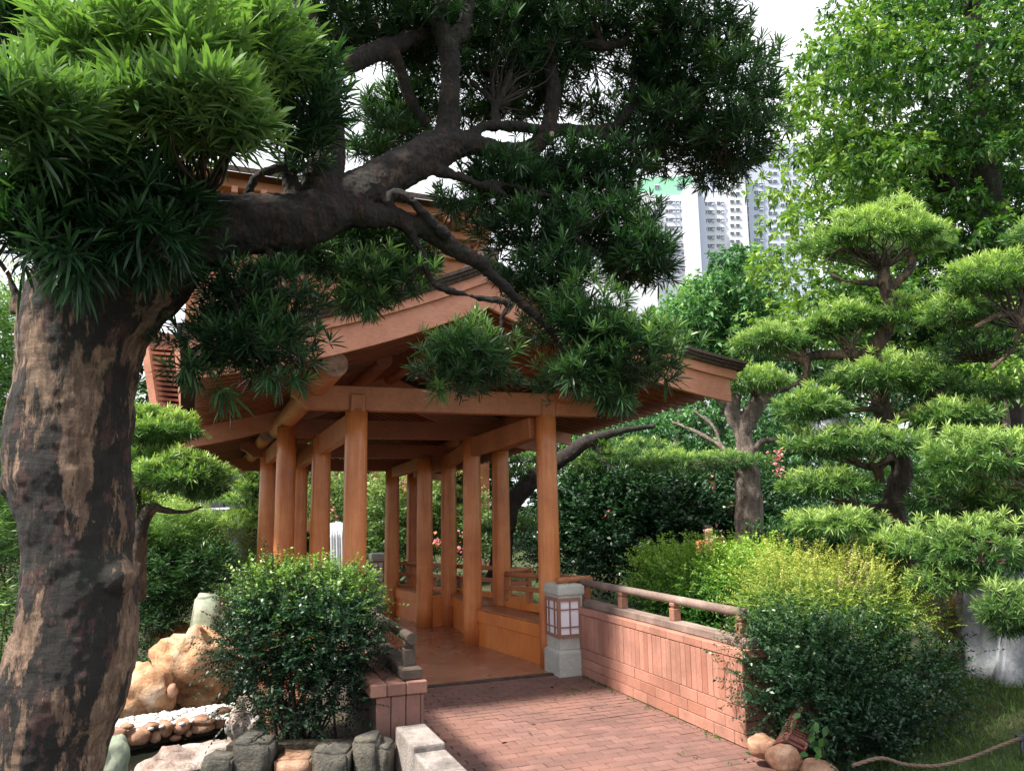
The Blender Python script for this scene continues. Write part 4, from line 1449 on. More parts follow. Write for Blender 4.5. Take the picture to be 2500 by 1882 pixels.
limb = [[(340, 650, 2.76, 270), (430, 600, 2.78, 215), (520, 566, 2.80, 180), (633, 545, 2.85, 150), (720, 540, 2.92, 142), (791, 522, 3.0, 132), (904, 455, 3.15, 112), (1017, 393, 3.3, 104), (1090, 355, 3.42, 98), (1139, 352, 3.5, 62), (1200, 366, 3.6, 54), (1249, 378, 3.7, 54), (1300, 362, 3.78, 50), (1327, 332, 3.82, 46), (1345, 285, 3.84, 40), (1350, 225, 3.84, 42), (1346, 185, 3.84, 44), (1338, 130, 3.84, 32)],
        [(1338, 130, 3.84, 32), (1345, 106, 3.84, 30), (1371, 101, 3.86, 30), (1420, 105, 3.88, 28), (1474, 112, 3.9, 26), (1520, 104, 3.95, 20), (1545, 60, 4.0, 16), (1580, 40, 4.0, 12), (1650, 52, 4.1, 10)],
        [(1474, 112, 3.9, 22), (1458, 75, 3.9, 18), (1449, 45, 3.9, 17), (1462, 5, 3.9, 16), (1480, -60, 3.9, 14)],
        [(1085, 380, 3.4, 90), (1095, 300, 3.40, 62), (1098, 245, 3.38, 56), (1098, 163, 3.36, 56), (1092, 105, 3.34, 58), (1068, 55, 3.3, 48), (1075, 10, 3.28, 44), (1100, -60, 3.25, 40)],
        [(1092, 105, 3.34, 50), (1125, 80, 3.36, 40), (1140, 30, 3.38, 34), (1150, -50, 3.4, 30)],
        [(1310, 345, 3.8, 44), (1363, 318, 3.85, 34), (1433, 322, 3.95, 32), (1490, 312, 4.0, 30), (1520, 292, 4.0, 26), (1547, 266, 4.05, 24), (1596, 266, 4.1, 22), (1657, 302, 4.2, 18), (1720, 318, 4.3, 12), (1790, 330, 4.35, 8)],
        [(1130, 345, 3.5, 40), (1180, 312, 3.55, 26), (1250, 308, 3.65, 26), (1330, 318, 3.8, 24)],
        [(1205, 318, 3.6, 28), (1210, 280, 3.62, 22), (1196, 240, 3.64, 16), (1155, 205, 3.66, 14), (1130, 160, 3.7, 10)],
        [(1208, 265, 3.62, 20), (1235, 215, 3.64, 16), (1250, 160, 3.68, 12), (1270, 110, 3.7, 9)],
        [(1440, 322, 3.95, 20), (1520, 345, 4.0, 15), (1600, 352, 4.1, 13), (1700, 356, 4.2, 8)],
        [(1547, 266, 4.05, 18), (1545, 200, 4.05, 13), (1552, 150, 4.1, 10), (1600, 110, 4.1, 7)],
        # heavy second leader and the arm going right from it
        [(770, 505, 2.98, 100), (785, 440, 3.02, 100), (798, 380, 3.05, 92), (806, 330, 3.06, 78), (800, 260, 3.05, 66), (790, 190, 3.03, 58), (770, 110, 3.0, 50), (745, 30, 2.95, 46), (720, -70, 2.9, 40)],
        [(795, 205, 3.04, 50), (830, 168, 3.1, 52), (900, 136, 3.2, 54), (960, 112, 3.28, 50), (1010, 92, 3.34, 40), (1060, 80, 3.38, 34)],
        [(955, 120, 3.27, 36), (975, 160, 3.3, 30), (990, 215, 3.36, 30), (1015, 265, 3.42, 28), (1045, 305, 3.46, 24)],
        [(712, 530, 2.92, 60), (711, 470, 2.92, 44), (706, 410, 2.92, 38), (716, 360, 2.9, 34), (700, 300, 2.85, 28), (690, 220, 2.8, 22)],
        [(590, 510, 2.84, 30), (603, 470, 2.82, 24), (628, 430, 2.8, 22), (665, 415, 2.8, 22), (700, 406, 2.86, 24)],
        [(520, 535, 2.78, 70), (500, 480, 2.70, 50), (520, 440, 2.62, 36), (545, 400, 2.55, 28), (560, 350, 2.45, 22), (600, 280, 2.4, 16)],
        [(500, 500, 2.74, 46), (449, 465, 2.66, 34), (400, 430, 2.56, 24), (326, 408, 2.46, 22), (260, 390, 2.38, 18), (190, 360, 2.3, 14), (90, 300, 2.2, 10)],
        [(460, 470, 2.68, 24), (430, 400, 2.6, 20), (400, 350, 2.5, 16), (360, 280, 2.35, 12), (330, 200, 2.3, 9)],
        # lower arms
        [(840, 505, 3.05, 80), (894, 528, 3.08, 66), (960, 530, 3.14, 56), (1045, 566, 3.22, 52), (1110, 605, 3.28, 48), (1168, 640, 3.34, 40), (1192, 665, 3.36, 28), (1235, 702, 3.38, 22), (1265, 735, 3.4, 22), (1310, 771, 3.42, 20), (1345, 810, 3.44, 18), (1371, 850, 3.46, 16), (1400, 880, 3.48, 14), (1440, 898, 3.5, 12), (1500, 893, 3.5, 9)],
        [(940, 500, 3.1, 40), (965, 474, 3.1, 30), (1010, 495, 3.12, 28), (1050, 535, 3.16, 30), (1095, 580, 3.2, 28)],
        [(1060, 415, 3.3, 34), (1082, 421, 3.36, 28), (1130, 436, 3.42, 24), (1188, 457, 3.46, 22), (1240, 480, 3.5, 17), (1300, 510, 3.55, 16), (1343, 539, 3.58, 16), (1400, 580, 3.6, 13), (1474, 629, 3.66, 10), (1520, 650, 3.7, 7)],
        [(1180, 450, 3.46, 20), (1240, 452, 3.5, 16), (1300, 470, 3.56, 13), (1360, 480, 3.6, 10)],
        [(980, 535, 3.14, 34), (1004, 572, 3.16, 24), (1029, 615, 3.18, 20), (1040, 655, 3.18, 18), (1058, 690, 3.18, 16), (1090, 708, 3.18, 15), (1130, 718, 3.2, 14), (1180, 730, 3.22, 15), (1232, 736, 3.24, 18), (1240, 748, 3.24, 14), (1225, 775, 3.24, 12), (1220, 810, 3.24, 11), (1205, 838, 3.24, 9), (1170, 860, 3.24, 7)],
        [(1038, 640, 3.18, 16), (1015, 668, 3.18, 12), (995, 700, 3.18, 9), (960, 720, 3.16, 7)],
        [(535, 640, 2.76, 26), (548, 665, 2.76, 18), (560, 710, 2.74, 15), (575, 750, 2.72, 14), (600, 800, 2.72, 12), (625, 860, 2.72, 9), (650, 900, 2.7, 6)],
        [(655, 610, 2.86, 20), (663, 650, 2.86, 15), (668, 720, 2.84, 10)]]
branch_set('limb', FT, limb, 'limbbark', 0.0075, 12, 0.028, 0.08, 0.013)
# pruning scars
for (x_, y_, Y_, w_) in ((1347, 327, 3.77, 14),):
    c = P(x_, y_, Y_)
    link('pruning_scar', tube_mesh('pruning_scar', [c, c + Vector((0, 0.02, 0))], w_ / 2 * Y_ / F_PX, 12), FT, M['endgrain'])

pod = dict(mat='podo', tmat='darktwig', width=0.12)
DP = 1.1301
def fp(x_, y_, hw, hh, Y, K, **kw):
    d = dict(pod)
    d.update(kw)
    if Y <= 2.72:
        d['leaf'] *= 0.98
        d['width'] = 0.10
        d['nl'] = 13
        d['spread'] = (0.12, 1.25)
        d['droop'] = 0.22
        if d.get('upb', 0.9) > 0.5: d['upb'] = 1.25
        K = int(K * 1.45)
    if Y > 2.72:
        d['leaf'] = d['leaf'] * 0.86
        d['width'] = 0.105
        d['nl'] = 15
        K = int(K * 1.3)
    return pad(FT, x_ * DP, y_ * DP, hw * DP, hh * DP, Y, K, **d)


# bright crown at upper left, sunlight put into its lighter leaf tint
fp(330, 130, 250, 120, 2.35, 430, leaf=0.135, tint=(0.6, 1.4), inner=0.5, flat=0.2, twigs=26, depth=0.30, org=P(450, 380, 2.6))
fp(110, 260, 150, 100, 2.15, 190, leaf=0.13, tint=(0.5, 1.35), inner=0.4, flat=0.2, twigs=12, depth=0.25, org=P(330, 400, 2.45))
fp(420, 250, 190, 85, 2.30, 210, leaf=0.13, tint=(0.45, 1.3), inner=0.35, twigs=16, depth=0.26, org=P(500, 470, 2.6))
fp(560, 110, 130, 110, 2.55, 200, leaf=0.125, tint=(0.5, 1.35), inner=0.45, flat=0.2, twigs=10, depth=0.25)
fp(670, 210, 85, 105, 2.70, 95, leaf=0.11, tint=(0.0, 0.5), inner=0.35, flat=0, twigs=8, depth=0.2)
fp(60, 60, 150, 80, 2.6, 110, leaf=0.12, tint=(0.0, 0.45), inner=0.35, flat=0, twigs=8)
fp(190, 400, 230, 90, 2.45, 250, leaf=0.12, tint=(-0.05, 0.35), inner=0.2, flat=0, twigs=22, depth=0.25, org=P(420, 520, 2.7))
fp(60, 480, 120, 80, 2.35, 90, leaf=0.12, tint=(-0.05, 0.35), inner=0.2, flat=0, twigs=12)
fp(150, 560, 90, 45, 2.30, 26, leaf=0.125, tint=(0.0, 0.35), inner=0.2, flat=0, upb=-0.1, twigs=6, depth=0.12, org=P(200, 560, 2.45))
fp(300, 520, 150, 70, 2.45, 80, leaf=0.11, tint=(-0.05, 0.25), inner=0.2, flat=0, upb=0.2, twigs=10, depth=0.2)
fp(390, 450, 90, 60, 2.6, 60, leaf=0.10, tint=(-0.05, 0.25), inner=0.2, flat=0, twigs=8, depth=0.2)
fp(655, 320, 70, 40, 2.8, 40, leaf=0.10, tint=(0.0, 0.4), inner=0.2, flat=0, depth=0.2)
fp(850, 290, 90, 48, 3.6, 110, leaf=0.09, tint=(0.05, 0.6), inner=0.2, flat=0, twigs=8, depth=0.25)
fp(640, 555, 110, 40, 3.15, 110, leaf=0.085, tint=(-0.1, 0.4), inner=0.1, flat=0, twigs=10, depth=0.2)
fp(780, 525, 100, 40, 3.3, 110, leaf=0.085, tint=(-0.05, 0.5), inner=0.1, flat=0, twigs=10, depth=0.2)
fp(890, 560, 70, 42, 3.4, 80, leaf=0.085, tint=(-0.05, 0.5), inner=0.1, flat=0, twigs=8, depth=0.2)
fp(980, 445, 60, 30, 3.5, 40, leaf=0.085, tint=(-0.05, 0.5), inner=0.1, flat=0, depth=0.2)
# top centre, seen from below against the sky
fp(960, 50, 120, 60, 3.6, 150, leaf=0.10, tint=(-0.1, 0.3), inner=0.1, flat=0, twigs=14, depth=0.4)
fp(1190, 130, 110, 100, 4.15, 190, leaf=0.10, tint=(-0.1, 0.3), inner=0.1, flat=0, twigs=18, depth=0.4)
fp(730, 60, 90, 60, 3.3, 90, leaf=0.10, tint=(-0.1, 0.3), inner=0.1, flat=0, twigs=10, depth=0.4)
fp(800, 20, 190, 55, 3.3, 240, leaf=0.105, tint=(-0.05, 0.4), inner=0.2, flat=0, twigs=26, depth=0.5)
fp(900, 90, 130, 60, 3.5, 190, leaf=0.10, tint=(-0.05, 0.3), inner=0.2, flat=0, twigs=14, depth=0.4)
fp(1100, 120, 160, 130, 3.9, 420, leaf=0.10, tint=(-0.1, 0.25), inner=0.1, flat=0, twigs=40, depth=0.55, org=P(1210, 260, 3.7))
fp(1080, 20, 220, 70, 3.9, 330, leaf=0.10, tint=(-0.05, 0.35), inner=0.1, flat=0, twigs=26, depth=0.6)
fp(1300, 40, 200, 80, 4.0, 420, leaf=0.105, tint=(-0.05, 0.35), inner=0.1, flat=0, twigs=34, depth=0.6, org=P(1480, 90, 4.0))
fp(1500, 30, 150, 85, 4.0, 240, leaf=0.115, tint=(-0.05, 0.45), inner=0.1, flat=0, twigs=26, depth=0.55, org=P(1560, 80, 4.0))
fp(1180, 205, 70, 40, 4.0, 36, leaf=0.10, tint=(0.0, 0.45), inner=0.1, twigs=8)
fp(870, 240, 100, 80, 3.95, 230, leaf=0.095, tint=(0.0, 0.6), inner=0.2, flat=0, twigs=16)
fp(790, 325, 55, 28, 3.5, 40, leaf=0.09, tint=(0.1, 0.7), inner=0.2)
fp(1000, 250, 70, 45, 4.0, 50, leaf=0.095, tint=(0.0, 0.6), inner=0.2)
fp(1090, 240, 80, 38, 4.0, 60, leaf=0.095, tint=(0.1, 0.6), inner=0.2)
# right end of the canopy
fp(1560, 215, 120, 105, 4.2, 330, leaf=0.115, tint=(0.0, 0.75), inner=0.35, flat=0, twigs=26, depth=0.45, org=P(1600, 270, 4.1))
fp(1430, 160, 100, 90, 4.2, 260, leaf=0.11, tint=(-0.1, 0.3), inner=0.1, flat=0, twigs=18, depth=0.4)
fp(1560, 330, 130, 60, 4.2, 230, leaf=0.11, tint=(-0.1, 0.3), inner=0.1, flat=0, twigs=22, depth=0.45)
fp(1400, 300, 130, 60, 4.2, 230, leaf=0.105, tint=(-0.1, 0.3), inner=0.1, flat=0, twigs=20, depth=0.4)
fp(1290, 235, 85, 28, 4.3, 60, leaf=0.10, tint=(0.1, 0.7), inner=0.2)
fp(1250, 380, 150, 70, 3.95, 360, leaf=0.10, tint=(-0.1, 0.3), inner=0.1, flat=0, twigs=26, depth=0.4, org=P(1330, 400, 3.8))
fp(1090, 400, 130, 55, 3.7, 240, leaf=0.095, tint=(-0.1, 0.35), inner=0.1, flat=0, twigs=14, depth=0.3)
fp(1300, 490, 130, 80, 3.85, 300, leaf=0.10, tint=(-0.1, 0.4), inner=0.15, flat=0, twigs=20, depth=0.35, org=P(1400, 560, 3.6))
fp(1390, 560, 85, 60, 3.75, 170, leaf=0.105, tint=(-0.1, 0.4), inner=0.2, flat=0, twigs=12, depth=0.3)
fp(1140, 500, 130, 70, 3.7, 220, leaf=0.095, tint=(-0.1, 0.4), inner=0.1, flat=0, twigs=18, depth=0.3)
fp(1180, 600, 120, 70, 3.65, 230, leaf=0.095, tint=(-0.1, 0.4), inner=0.1, flat=0, twigs=18, depth=0.3)
# low right pads
fp(1240, 690, 115, 80, 3.55, 270, leaf=0.09, tint=(0.0, 0.7), inner=0.2, flat=0, twigs=16, depth=0.3)
fp(1350, 760, 125, 85, 3.55, 320, leaf=0.09, tint=(0.05, 0.8), inner=0.25, flat=0, twigs=16, depth=0.3, org=P(1480, 880, 3.5))
fp(1250, 810, 95, 55, 3.5, 150, leaf=0.088, tint=(0.0, 0.7), inner=0.2, flat=0, twigs=12, depth=0.25)
fp(1330, 860, 55, 28, 3.45, 34, leaf=0.088, tint=(0.0, 0.6), inner=0.2, flat=0, upb=-0.1, depth=0.15)
fp(1005, 775, 105, 78, 3.25, 260, leaf=0.085, tint=(0.0, 0.75), inner=0.2, flat=0, twigs=20, depth=0.22, org=P(1190, 850, 3.24))
fp(945, 845, 18, 22, 3.2, 6, leaf=0.085, tint=(0.4, 0.9), inner=0.2, flat=0, upb=-0.4, depth=0.05)
fp(820, 600, 110, 55, 3.25, 200, leaf=0.08, tint=(0.1, 0.85), inner=0.2, flat=0, twigs=16, depth=0.22, org=P(1010, 660, 3.2))
fp(780, 650, 65, 32, 3.2, 60, leaf=0.08, tint=(0.2, 0.9), inner=0.2, flat=0, upb=0.2, depth=0.15)
fp(700, 560, 90, 35, 3.3, 90, leaf=0.085, tint=(0.0, 0.6), inner=0.2, flat=0, depth=0.2)
# hanging dark mass right of the trunk
fp(560, 640, 150, 80, 2.9, 250, leaf=0.085, tint=(-0.1, 0.35), inner=0.1, flat=0, twigs=24, depth=0.25, org=P(590, 720, 2.75))
fp(530, 735, 165, 72, 2.85, 310, leaf=0.085, tint=(-0.1, 0.4), inner=0.1, flat=0, twigs=26, depth=0.25, org=P(610, 830, 2.75))
fp(420, 800, 60, 22, 2.75, 22, leaf=0.085, tint=(0.1, 0.6), inner=0.2, flat=0, upb=0.0, depth=0.12)
fp(610, 825, 60, 18, 2.75, 14, leaf=0.085, tint=(0.1, 0.6), inner=0.2, flat=0, upb=-0.3, depth=0.12)
fp(480, 850, 30, 14, 2.7, 4, leaf=0.10, tint=(0.2, 0.7), inner=0.2, flat=0, upb=-0.4, depth=0.05)


# ================================================================== CLOUD-PRUNED TREES ON THE RIGHT
def topi(root, x_, y_, hw, hh, Y, K, **kw):
    K = int(K * 1.2)
    hw, hh = hw * 0.95, hh * 0.92
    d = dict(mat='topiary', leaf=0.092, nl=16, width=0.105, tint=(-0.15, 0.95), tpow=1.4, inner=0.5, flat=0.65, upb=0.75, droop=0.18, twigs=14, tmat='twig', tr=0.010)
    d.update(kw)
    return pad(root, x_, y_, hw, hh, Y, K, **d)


T1 = empty('topiary_tree', P(2215, 1500, 7.2), 'tall cloud-pruned tree with domed top pad in front of the bright tree', 'tree')
branch_set('trunk', T1, [[(2235, 1500, 7.2, 150), (2215, 1400, 7.2, 100), (2185, 1277, 7.2, 62), (2184, 1212, 7.2, 56), (2204, 1151, 7.2, 54), (2188, 1100, 7.2, 50), (2160, 1020, 7.25, 46), (2148, 960, 7.25, 40), (2158, 900, 7.3, 36), (2120, 870, 7.3, 36), (2140, 845, 7.3, 40), (2165, 796, 7.3, 38), (2171, 743, 7.3, 30), (2160, 690, 7.3, 34), (2150, 640, 7.3, 30), (2120, 625, 7.3, 20), (2060, 610, 7.3, 14), (2010, 640, 7.3, 8)],
                         [(2130, 872, 7.3, 34), (2060, 866, 7.3, 30), (1990, 868, 7.3, 24), (1960, 880, 7.3, 18), (1920, 870, 7.3, 10)],
                         [(1972, 880, 7.3, 22), (1964, 920, 7.3, 17), (1930, 945, 7.3, 12), (1895, 960, 7.3, 9)],
                         [(2175, 700, 7.3, 24), (2220, 660, 7.3, 20), (2222, 620, 7.3, 15), (2200, 590, 7.3, 10)],
                         [(2155, 690, 7.3, 20), (2100, 690, 7.25, 14), (2045, 680, 7.2, 10), (2010, 650, 7.2, 7)],
                         [(2160, 1010, 7.25, 34), (2200, 1018, 7.25, 30), (2260, 1000, 7.25, 22), (2320, 990, 7.2, 14)],
                         [(2148, 1000, 7.2, 20), (2080, 1000, 7.15, 15), (2020, 1012, 7.1, 10)],
                         [(2190, 1110, 7.2, 24), (2130, 1140, 7.15, 18), (2060, 1120, 7.1, 12)],
                         [(2170, 1235, 7.15, 20), (2110, 1236, 7.1, 15), (2040, 1228, 7.05, 10)],
                         [(2150, 1180, 7.15, 24), (2140, 1130, 7.15, 18)],
                         [(1960, 870, 7.3, 14), (1965, 840, 7.3, 10)]], 'brownbark', 0.016, 12, 0.04, 0.15, 0.012)
topi(T1, 2147, 592, 176, 88, 7.3, 900, tint=(-0.1, 1.15), inner=0.72, flat=0.85, twigs=46, tmat='darktwig', org=P(2150, 660, 7.3), depth=0.5)
topi(T1, 1890, 840, 105, 50, 7.3, 300, org=P(1960, 875, 7.3))
topi(T1, 2065, 785, 95, 55, 7.3, 290, org=P(2080, 865, 7.3))
topi(T1, 1990, 810, 60, 40, 7.3, 110)
topi(T1, 2240, 770, 70, 60, 7.1, 160, tint=(0.0, 0.8))
topi(T1, 2150, 925, 135, 62, 7.1, 430, org=P(2150, 990, 7.2))
topi(T1, 2280, 940, 80, 50, 7.0, 150, tint=(0.0, 0.7))
topi(T1, 1985, 1000, 85, 60, 7.0, 260, tint=(0.0, 0.8), org=P(2050, 1010, 7.1))
topi(T1, 2090, 1085, 175, 55, 6.9, 520, org=P(2120, 1140, 7.0), depth=0.5)
topi(T1, 2330, 1020, 105, 48, 6.8, 260)
topi(T1, 2020, 1185, 115, 45, 6.8, 280, tint=(0.0, 0.85), org=P(2100, 1235, 7.0))
topi(T1, 2030, 1280, 110, 40, 6.6, 280, tint=(0.1, 1.1))
topi(T1, 2195, 1335, 95, 52, 6.4, 260, tint=(0.1, 1.05))

T2 = empty('topiary_tree', P(2640, 1600, 6.2), 'cloud-pruned tree cut off by the right edge of the photo', 'tree')
branch_set('trunk', T2, [[(2640, 1650, 6.4, 120), (2630, 1400, 6.4, 100), (2600, 1200, 6.4, 85), (2580, 1000, 6.4, 70), (2540, 850, 6.4, 60), (2520, 740, 6.4, 40), (2500, 640, 6.4, 24)],
                         [(2540, 850, 6.4, 40), (2490, 780, 6.4, 24), (2440, 770, 6.4, 16), (2380, 800, 6.4, 10)],
                         [(2600, 1180, 6.4, 40), (2480, 1160, 6.3, 26), (2350, 1120, 6.3, 14)],
                         [(2500, 770, 6.4, 22), (2470, 850, 6.4, 14), (2420, 900, 6.4, 9)],
                         [(2620, 1350, 6.3, 34), (2500, 1380, 6.2, 18), (2380, 1370, 6.2, 10)]], 'brownbark', 0.018, 10, 0.04, 0.15, 0.01)
topi(T2, 2420, 690, 130, 85, 6.5, 420, tint=(0.0, 0.95), twigs=40, tmat='darktwig', org=P(2490, 800, 6.4))
topi(T2, 2330, 770, 90, 60, 6.6, 190, tint=(0.0, 0.9), twigs=20)
topi(T2, 2400, 850, 140, 70, 6.7, 130, tint=(0.0, 0.4), twigs=60, tmat='darktwig', inner=0.1)
topi(T2, 2420, 960, 100, 40, 6.9, 130, tint=(0.0, 0.6))
topi(T2, 2400, 1120, 150, 85, 6.1, 460, tint=(0.0, 0.9), leaf=0.095, flat=0.5, twigs=20, org=P(2520, 1180, 6.2))
topi(T2, 2330, 1220, 120, 60, 6.6, 200, tint=(-0.1, 0.4), leaf=0.10, flat=0)
topi(T2, 2390, 1340, 155, 90, 6.0, 520, tint=(0.0, 0.9), leaf=0.082, flat=0.2, twigs=20)
topi(T2, 2300, 1420, 90, 45, 6.0, 150, tint=(0.0, 0.9), leaf=0.082)
topi(T2, 2480, 1490, 90, 70, 5.6, 200, tint=(0.1, 0.9), leaf=0.10, flat=0.2)
topi(T2, 2460, 1250, 90, 70, 6.3, 160, tint=(0.0, 0.6), leaf=0.10, flat=0.2)
topi(T2, 2520, 580, 70, 60, 6.4, 100, tint=(0.0, 0.7))

T3 = empty('topiary_tree', P(1830, 1400, 10.6), 'stout grey-trunked topiary tree with forked top and flat clipped lower pad', 'tree')
branch_set('trunk', T3, [[(1838, 1460, 10.6, 84), (1832, 1360, 10.6, 72), (1828, 1250, 10.6, 66), (1824, 1160, 10.6, 60), (1818, 1080, 10.6, 42), (1815, 1040, 10.6, 46), (1835, 1010, 10.6, 44), (1852, 975, 10.6, 40), (1850, 950, 10.6, 30)],
                         [(1812, 1050, 10.6, 36), (1790, 1015, 10.6, 38), (1792, 985, 10.6, 32), (1800, 960, 10.6, 20)],
                         [(1856, 985, 10.6, 24), (1885, 960, 10.6, 16), (1910, 930, 10.6, 12)],
                         [(1786, 995, 10.6, 18), (1755, 975, 10.6, 12), (1730, 960, 10.6, 8)],
                         [(1845, 1100, 10.6, 20), (1862, 1078, 10.5, 16), (1900, 1072, 10.4, 14), (1960, 1070, 10.3, 9)],
                         [(1770, 1100, 10.5, 16), (1745, 1080, 10.6, 13), (1690, 1050, 10.8, 11), (1640, 1030, 11, 9)],
                         [(1765, 1098, 10.6, 14), (1740, 1040, 10.8, 11), (1690, 1000, 11, 8)]], 'greybark', 0.022, 12, 0.05, 0.2, 0.015)
topi(T3, 1835, 935, 95, 45, 10.5, 420, leaf=0.11, tint=(0.1, 1.0), depth=0.5)
topi(T3, 1730, 1128, 150, 28, 10.3, 520, leaf=0.085, tint=(0.0, 0.8), flat=0.3, depth=0.45)
topi(T3, 1620, 1118, 60, 24, 10.6, 140, leaf=0.085, tint=(0.0, 0.8), flat=0.3)
topi(T3, 2010, 1200, 60, 20, 10.6, 100, leaf=0.085, tint=(-0.1, 0.5))

T4 = empty('topiary_tree', P(1240, 1330, 12.5), 'dark leaning trunk tree with flat layered pads seen through the right columns', 'tree')
branch_set('trunk', T4, [[(1215, 1420, 12.6, 60), (1240, 1260, 12.5, 46), (1270, 1205, 12.5, 44), (1330, 1150, 12.5, 42), (1400, 1100, 12.5, 38), (1450, 1070, 12.5, 30), (1530, 1050, 12.6, 18), (1600, 1040, 12.8, 10)],
                         [(1450, 1080, 12.5, 14), (1470, 1120, 12.4, 10), (1500, 1150, 12.3, 7)]], 'limbbark', 0.03, 10, 0.05, 0.2, 0.01)
for (x_, y_, hw, hh, K_) in ((1290, 1115, 50, 22, 90), (1285, 1160, 45, 24, 90), (1130, 1175, 30, 20, 60), (1125, 1215, 45, 26, 90), (1155, 1110, 35, 20, 60), (1280, 1285, 50, 30, 90), (1200, 1290, 40, 25, 60),
                              (1455, 1085, 40, 24, 90), (1560, 1100, 90, 34, 220), (1600, 1140, 70, 22, 150), (1440, 1140, 40, 25, 80), (1500, 1120, 60, 30, 120)):
    topi(T4, x_, y_, hw, hh, 12.6, K_, leaf=0.11, nl=12, tint=(0.0, 0.75), twigs=5)

# left topiary trees behind the trunk
T5 = empty('topiary_tree', P(345, 1420, 7.6), 'topiary tree with two broad spiky pads just right of the big trunk', 'tree')
branch_set('trunk', T5, [[(335, 1470, 7.6, 46), (335, 1350, 7.6, 40), (345, 1280, 7.6, 36), (372, 1240, 7.6, 26), (400, 1245, 7.6, 16), (450, 1250, 7.6, 10), (500, 1235, 7.6, 7)],
                         [(340, 1290, 7.6, 30), (330, 1220, 7.6, 26), (335, 1120, 7.6, 20), (350, 1060, 7.6, 12)]], 'brownbark', 0.016, 10, 0.03, 0.15, 0.01)
topi(T5, 330, 1240, 60, 45, 7.7, 140, tint=(0.0, 1.0), leaf=0.10)
topi(T5, 395, 1055, 100, 55, 7.6, 380, tint=(0.0, 0.95), leaf=0.10)
topi(T5, 350, 1015, 50, 30, 7.6, 100, tint=(0.1, 0.9), leaf=0.10)
topi(T5, 430, 1165, 125, 62, 7.4, 520, tint=(0.0, 0.95), leaf=0.10)
topi(T5, 500, 1200, 50, 35, 7.4, 110, tint=(0.0, 0.6), leaf=0.10)
topi(T5, 350, 1130, 50, 50, 7.5, 120, tint=(0.0, 0.8), leaf=0.10)

T6 = empty('topiary_tree', P(610, 1420, 16), 'small layered topiary tree with bright clipped cushion left of the columns', 'tree')
branch_set('trunk', T6, [[(612, 1480, 16, 40), (605, 1380, 16, 34), (612, 1300, 16, 30), (625, 1220, 16, 24), (615, 1150, 16, 16)]], 'limbbark', 0.03, 10, 0.04, 0.2, 0.01)
for (x_, y_, hw, hh, K_, t1_) in ((600, 1152, 50, 20, 110, 0.8), (615, 1185, 55, 22, 130, 0.9), (575, 1218, 65, 18, 130, 0.8), (620, 1245, 40, 16, 80, 0.5), (580, 1275, 68, 32, 260, 1.15), (630, 1160, 40, 20, 80, 0.8)):
    topi(T6, x_, y_, hw, hh * 1.1, 15.8, int(K_ * 1.8), leaf=0.11, nl=12, tint=(0.2, t1_ + 0.3), twigs=5, flat=0.6)


# ================================================================== SHRUBS
def sprays(c, r, n, steps, leaf, tint, upb=0.8, inner=0.3, flat=0.3, length=0.22, droop=0.25, lobes=0.2, topbias=1.0, pair=True, pos=None, nrm=None):
    """fern-like little twigs carrying two ranks of small leaves; returns leaf arrays and twig tips"""
    if pos is None:
        pos, nrm, rad = ell_points(n, c, r, inner, flat, lobes)
    ax = unit(nrm * 0.9 + np.array([0, 0, upb]) + RNG.normal(0, 0.35, (len(pos), 3)))
    N = len(pos)
    u = np.linspace(0.1, 1, steps)[None, :]
    Ls = length * RNG.uniform(0.6, 1.2, (N, 1))
    p = pos[:, None, :] + ax[:, None, :] * (u * Ls)[..., None]
    p[..., 2] -= droop * Ls * u * u
    side = unit(np.cross(ax, RNG.normal(size=(N, 3)) * 0.4 + np.array([0, 0, 1.0])))
    out_p, out_d = [], []
    for sg in (-1, 1):
        out_p.append(p)
        dd = side[:, None, :] * sg + ax[:, None, :] * 0.55 + RNG.normal(0, 0.18, p.shape)
        out_d.append(dd)
    pp = np.concatenate(out_p, 1).reshape(-1, 3)
    dd = np.concatenate(out_d, 1).reshape(-1, 3)
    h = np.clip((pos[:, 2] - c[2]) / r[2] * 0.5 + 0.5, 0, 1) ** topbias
    tt = (tint[0] + (tint[1] - tint[0]) * h)[:, None] + (np.concatenate([u, u], 1) - 0.5) * 0.35 + RNG.normal(0, 0.09, (N, 2 * steps))  # young tips lighter; lit top and shaded base put into the tint
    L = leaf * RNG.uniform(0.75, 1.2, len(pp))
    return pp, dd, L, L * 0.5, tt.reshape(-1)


def shrub(name, label, cat, blobs, mat, leaf, base, stems=8, length=0.2, steps=6, stem_r=0.012, tmat='twig', group=None, shape='rhomb', width=None):
    """blobs: (px, py, hw, hh, Y, n, tint0, tint1[, depth])"""
    root = empty(name, base, label, cat, group)
    arrs, tops = [], []
    for b_ in blobs:
        px, py, hw, hh, Y, n, t0, t1 = b_[:8]
        c = np.array(P(px, py, Y))
        k = Y / F_PX
        r = np.array([hw * k, (b_[8] if len(b_) > 8 else hw * k * 0.85), hh * k])
        arrs.append(sprays(c, r, n, steps, leaf, (t0, t1), length=length))
        tops += [tuple(c + unit(RNG.normal(size=(1, 3)))[0] * r * 0.6) for _ in range(max(1, stems // len(blobs)))]
    a = [np.concatenate([q[i] for q in arrs]) for i in range(5)]
    me = leaf_mesh('foliage', a[0], a[1], a[2], a[3] if width is None else a[2] * width, a[4], 0.1, shape)
    link('foliage', me, root, M[mat])
    if stems:
        bs = Vector(base)
        orgs = [tuple(bs + Vector((random.uniform(-0.22, 0.22), random.uniform(-0.15, 0.15), -0.05))) for _ in tops]
        link('stems', twig_mesh('stems', orgs, tops, stem_r), root, M[tmat])
    return root


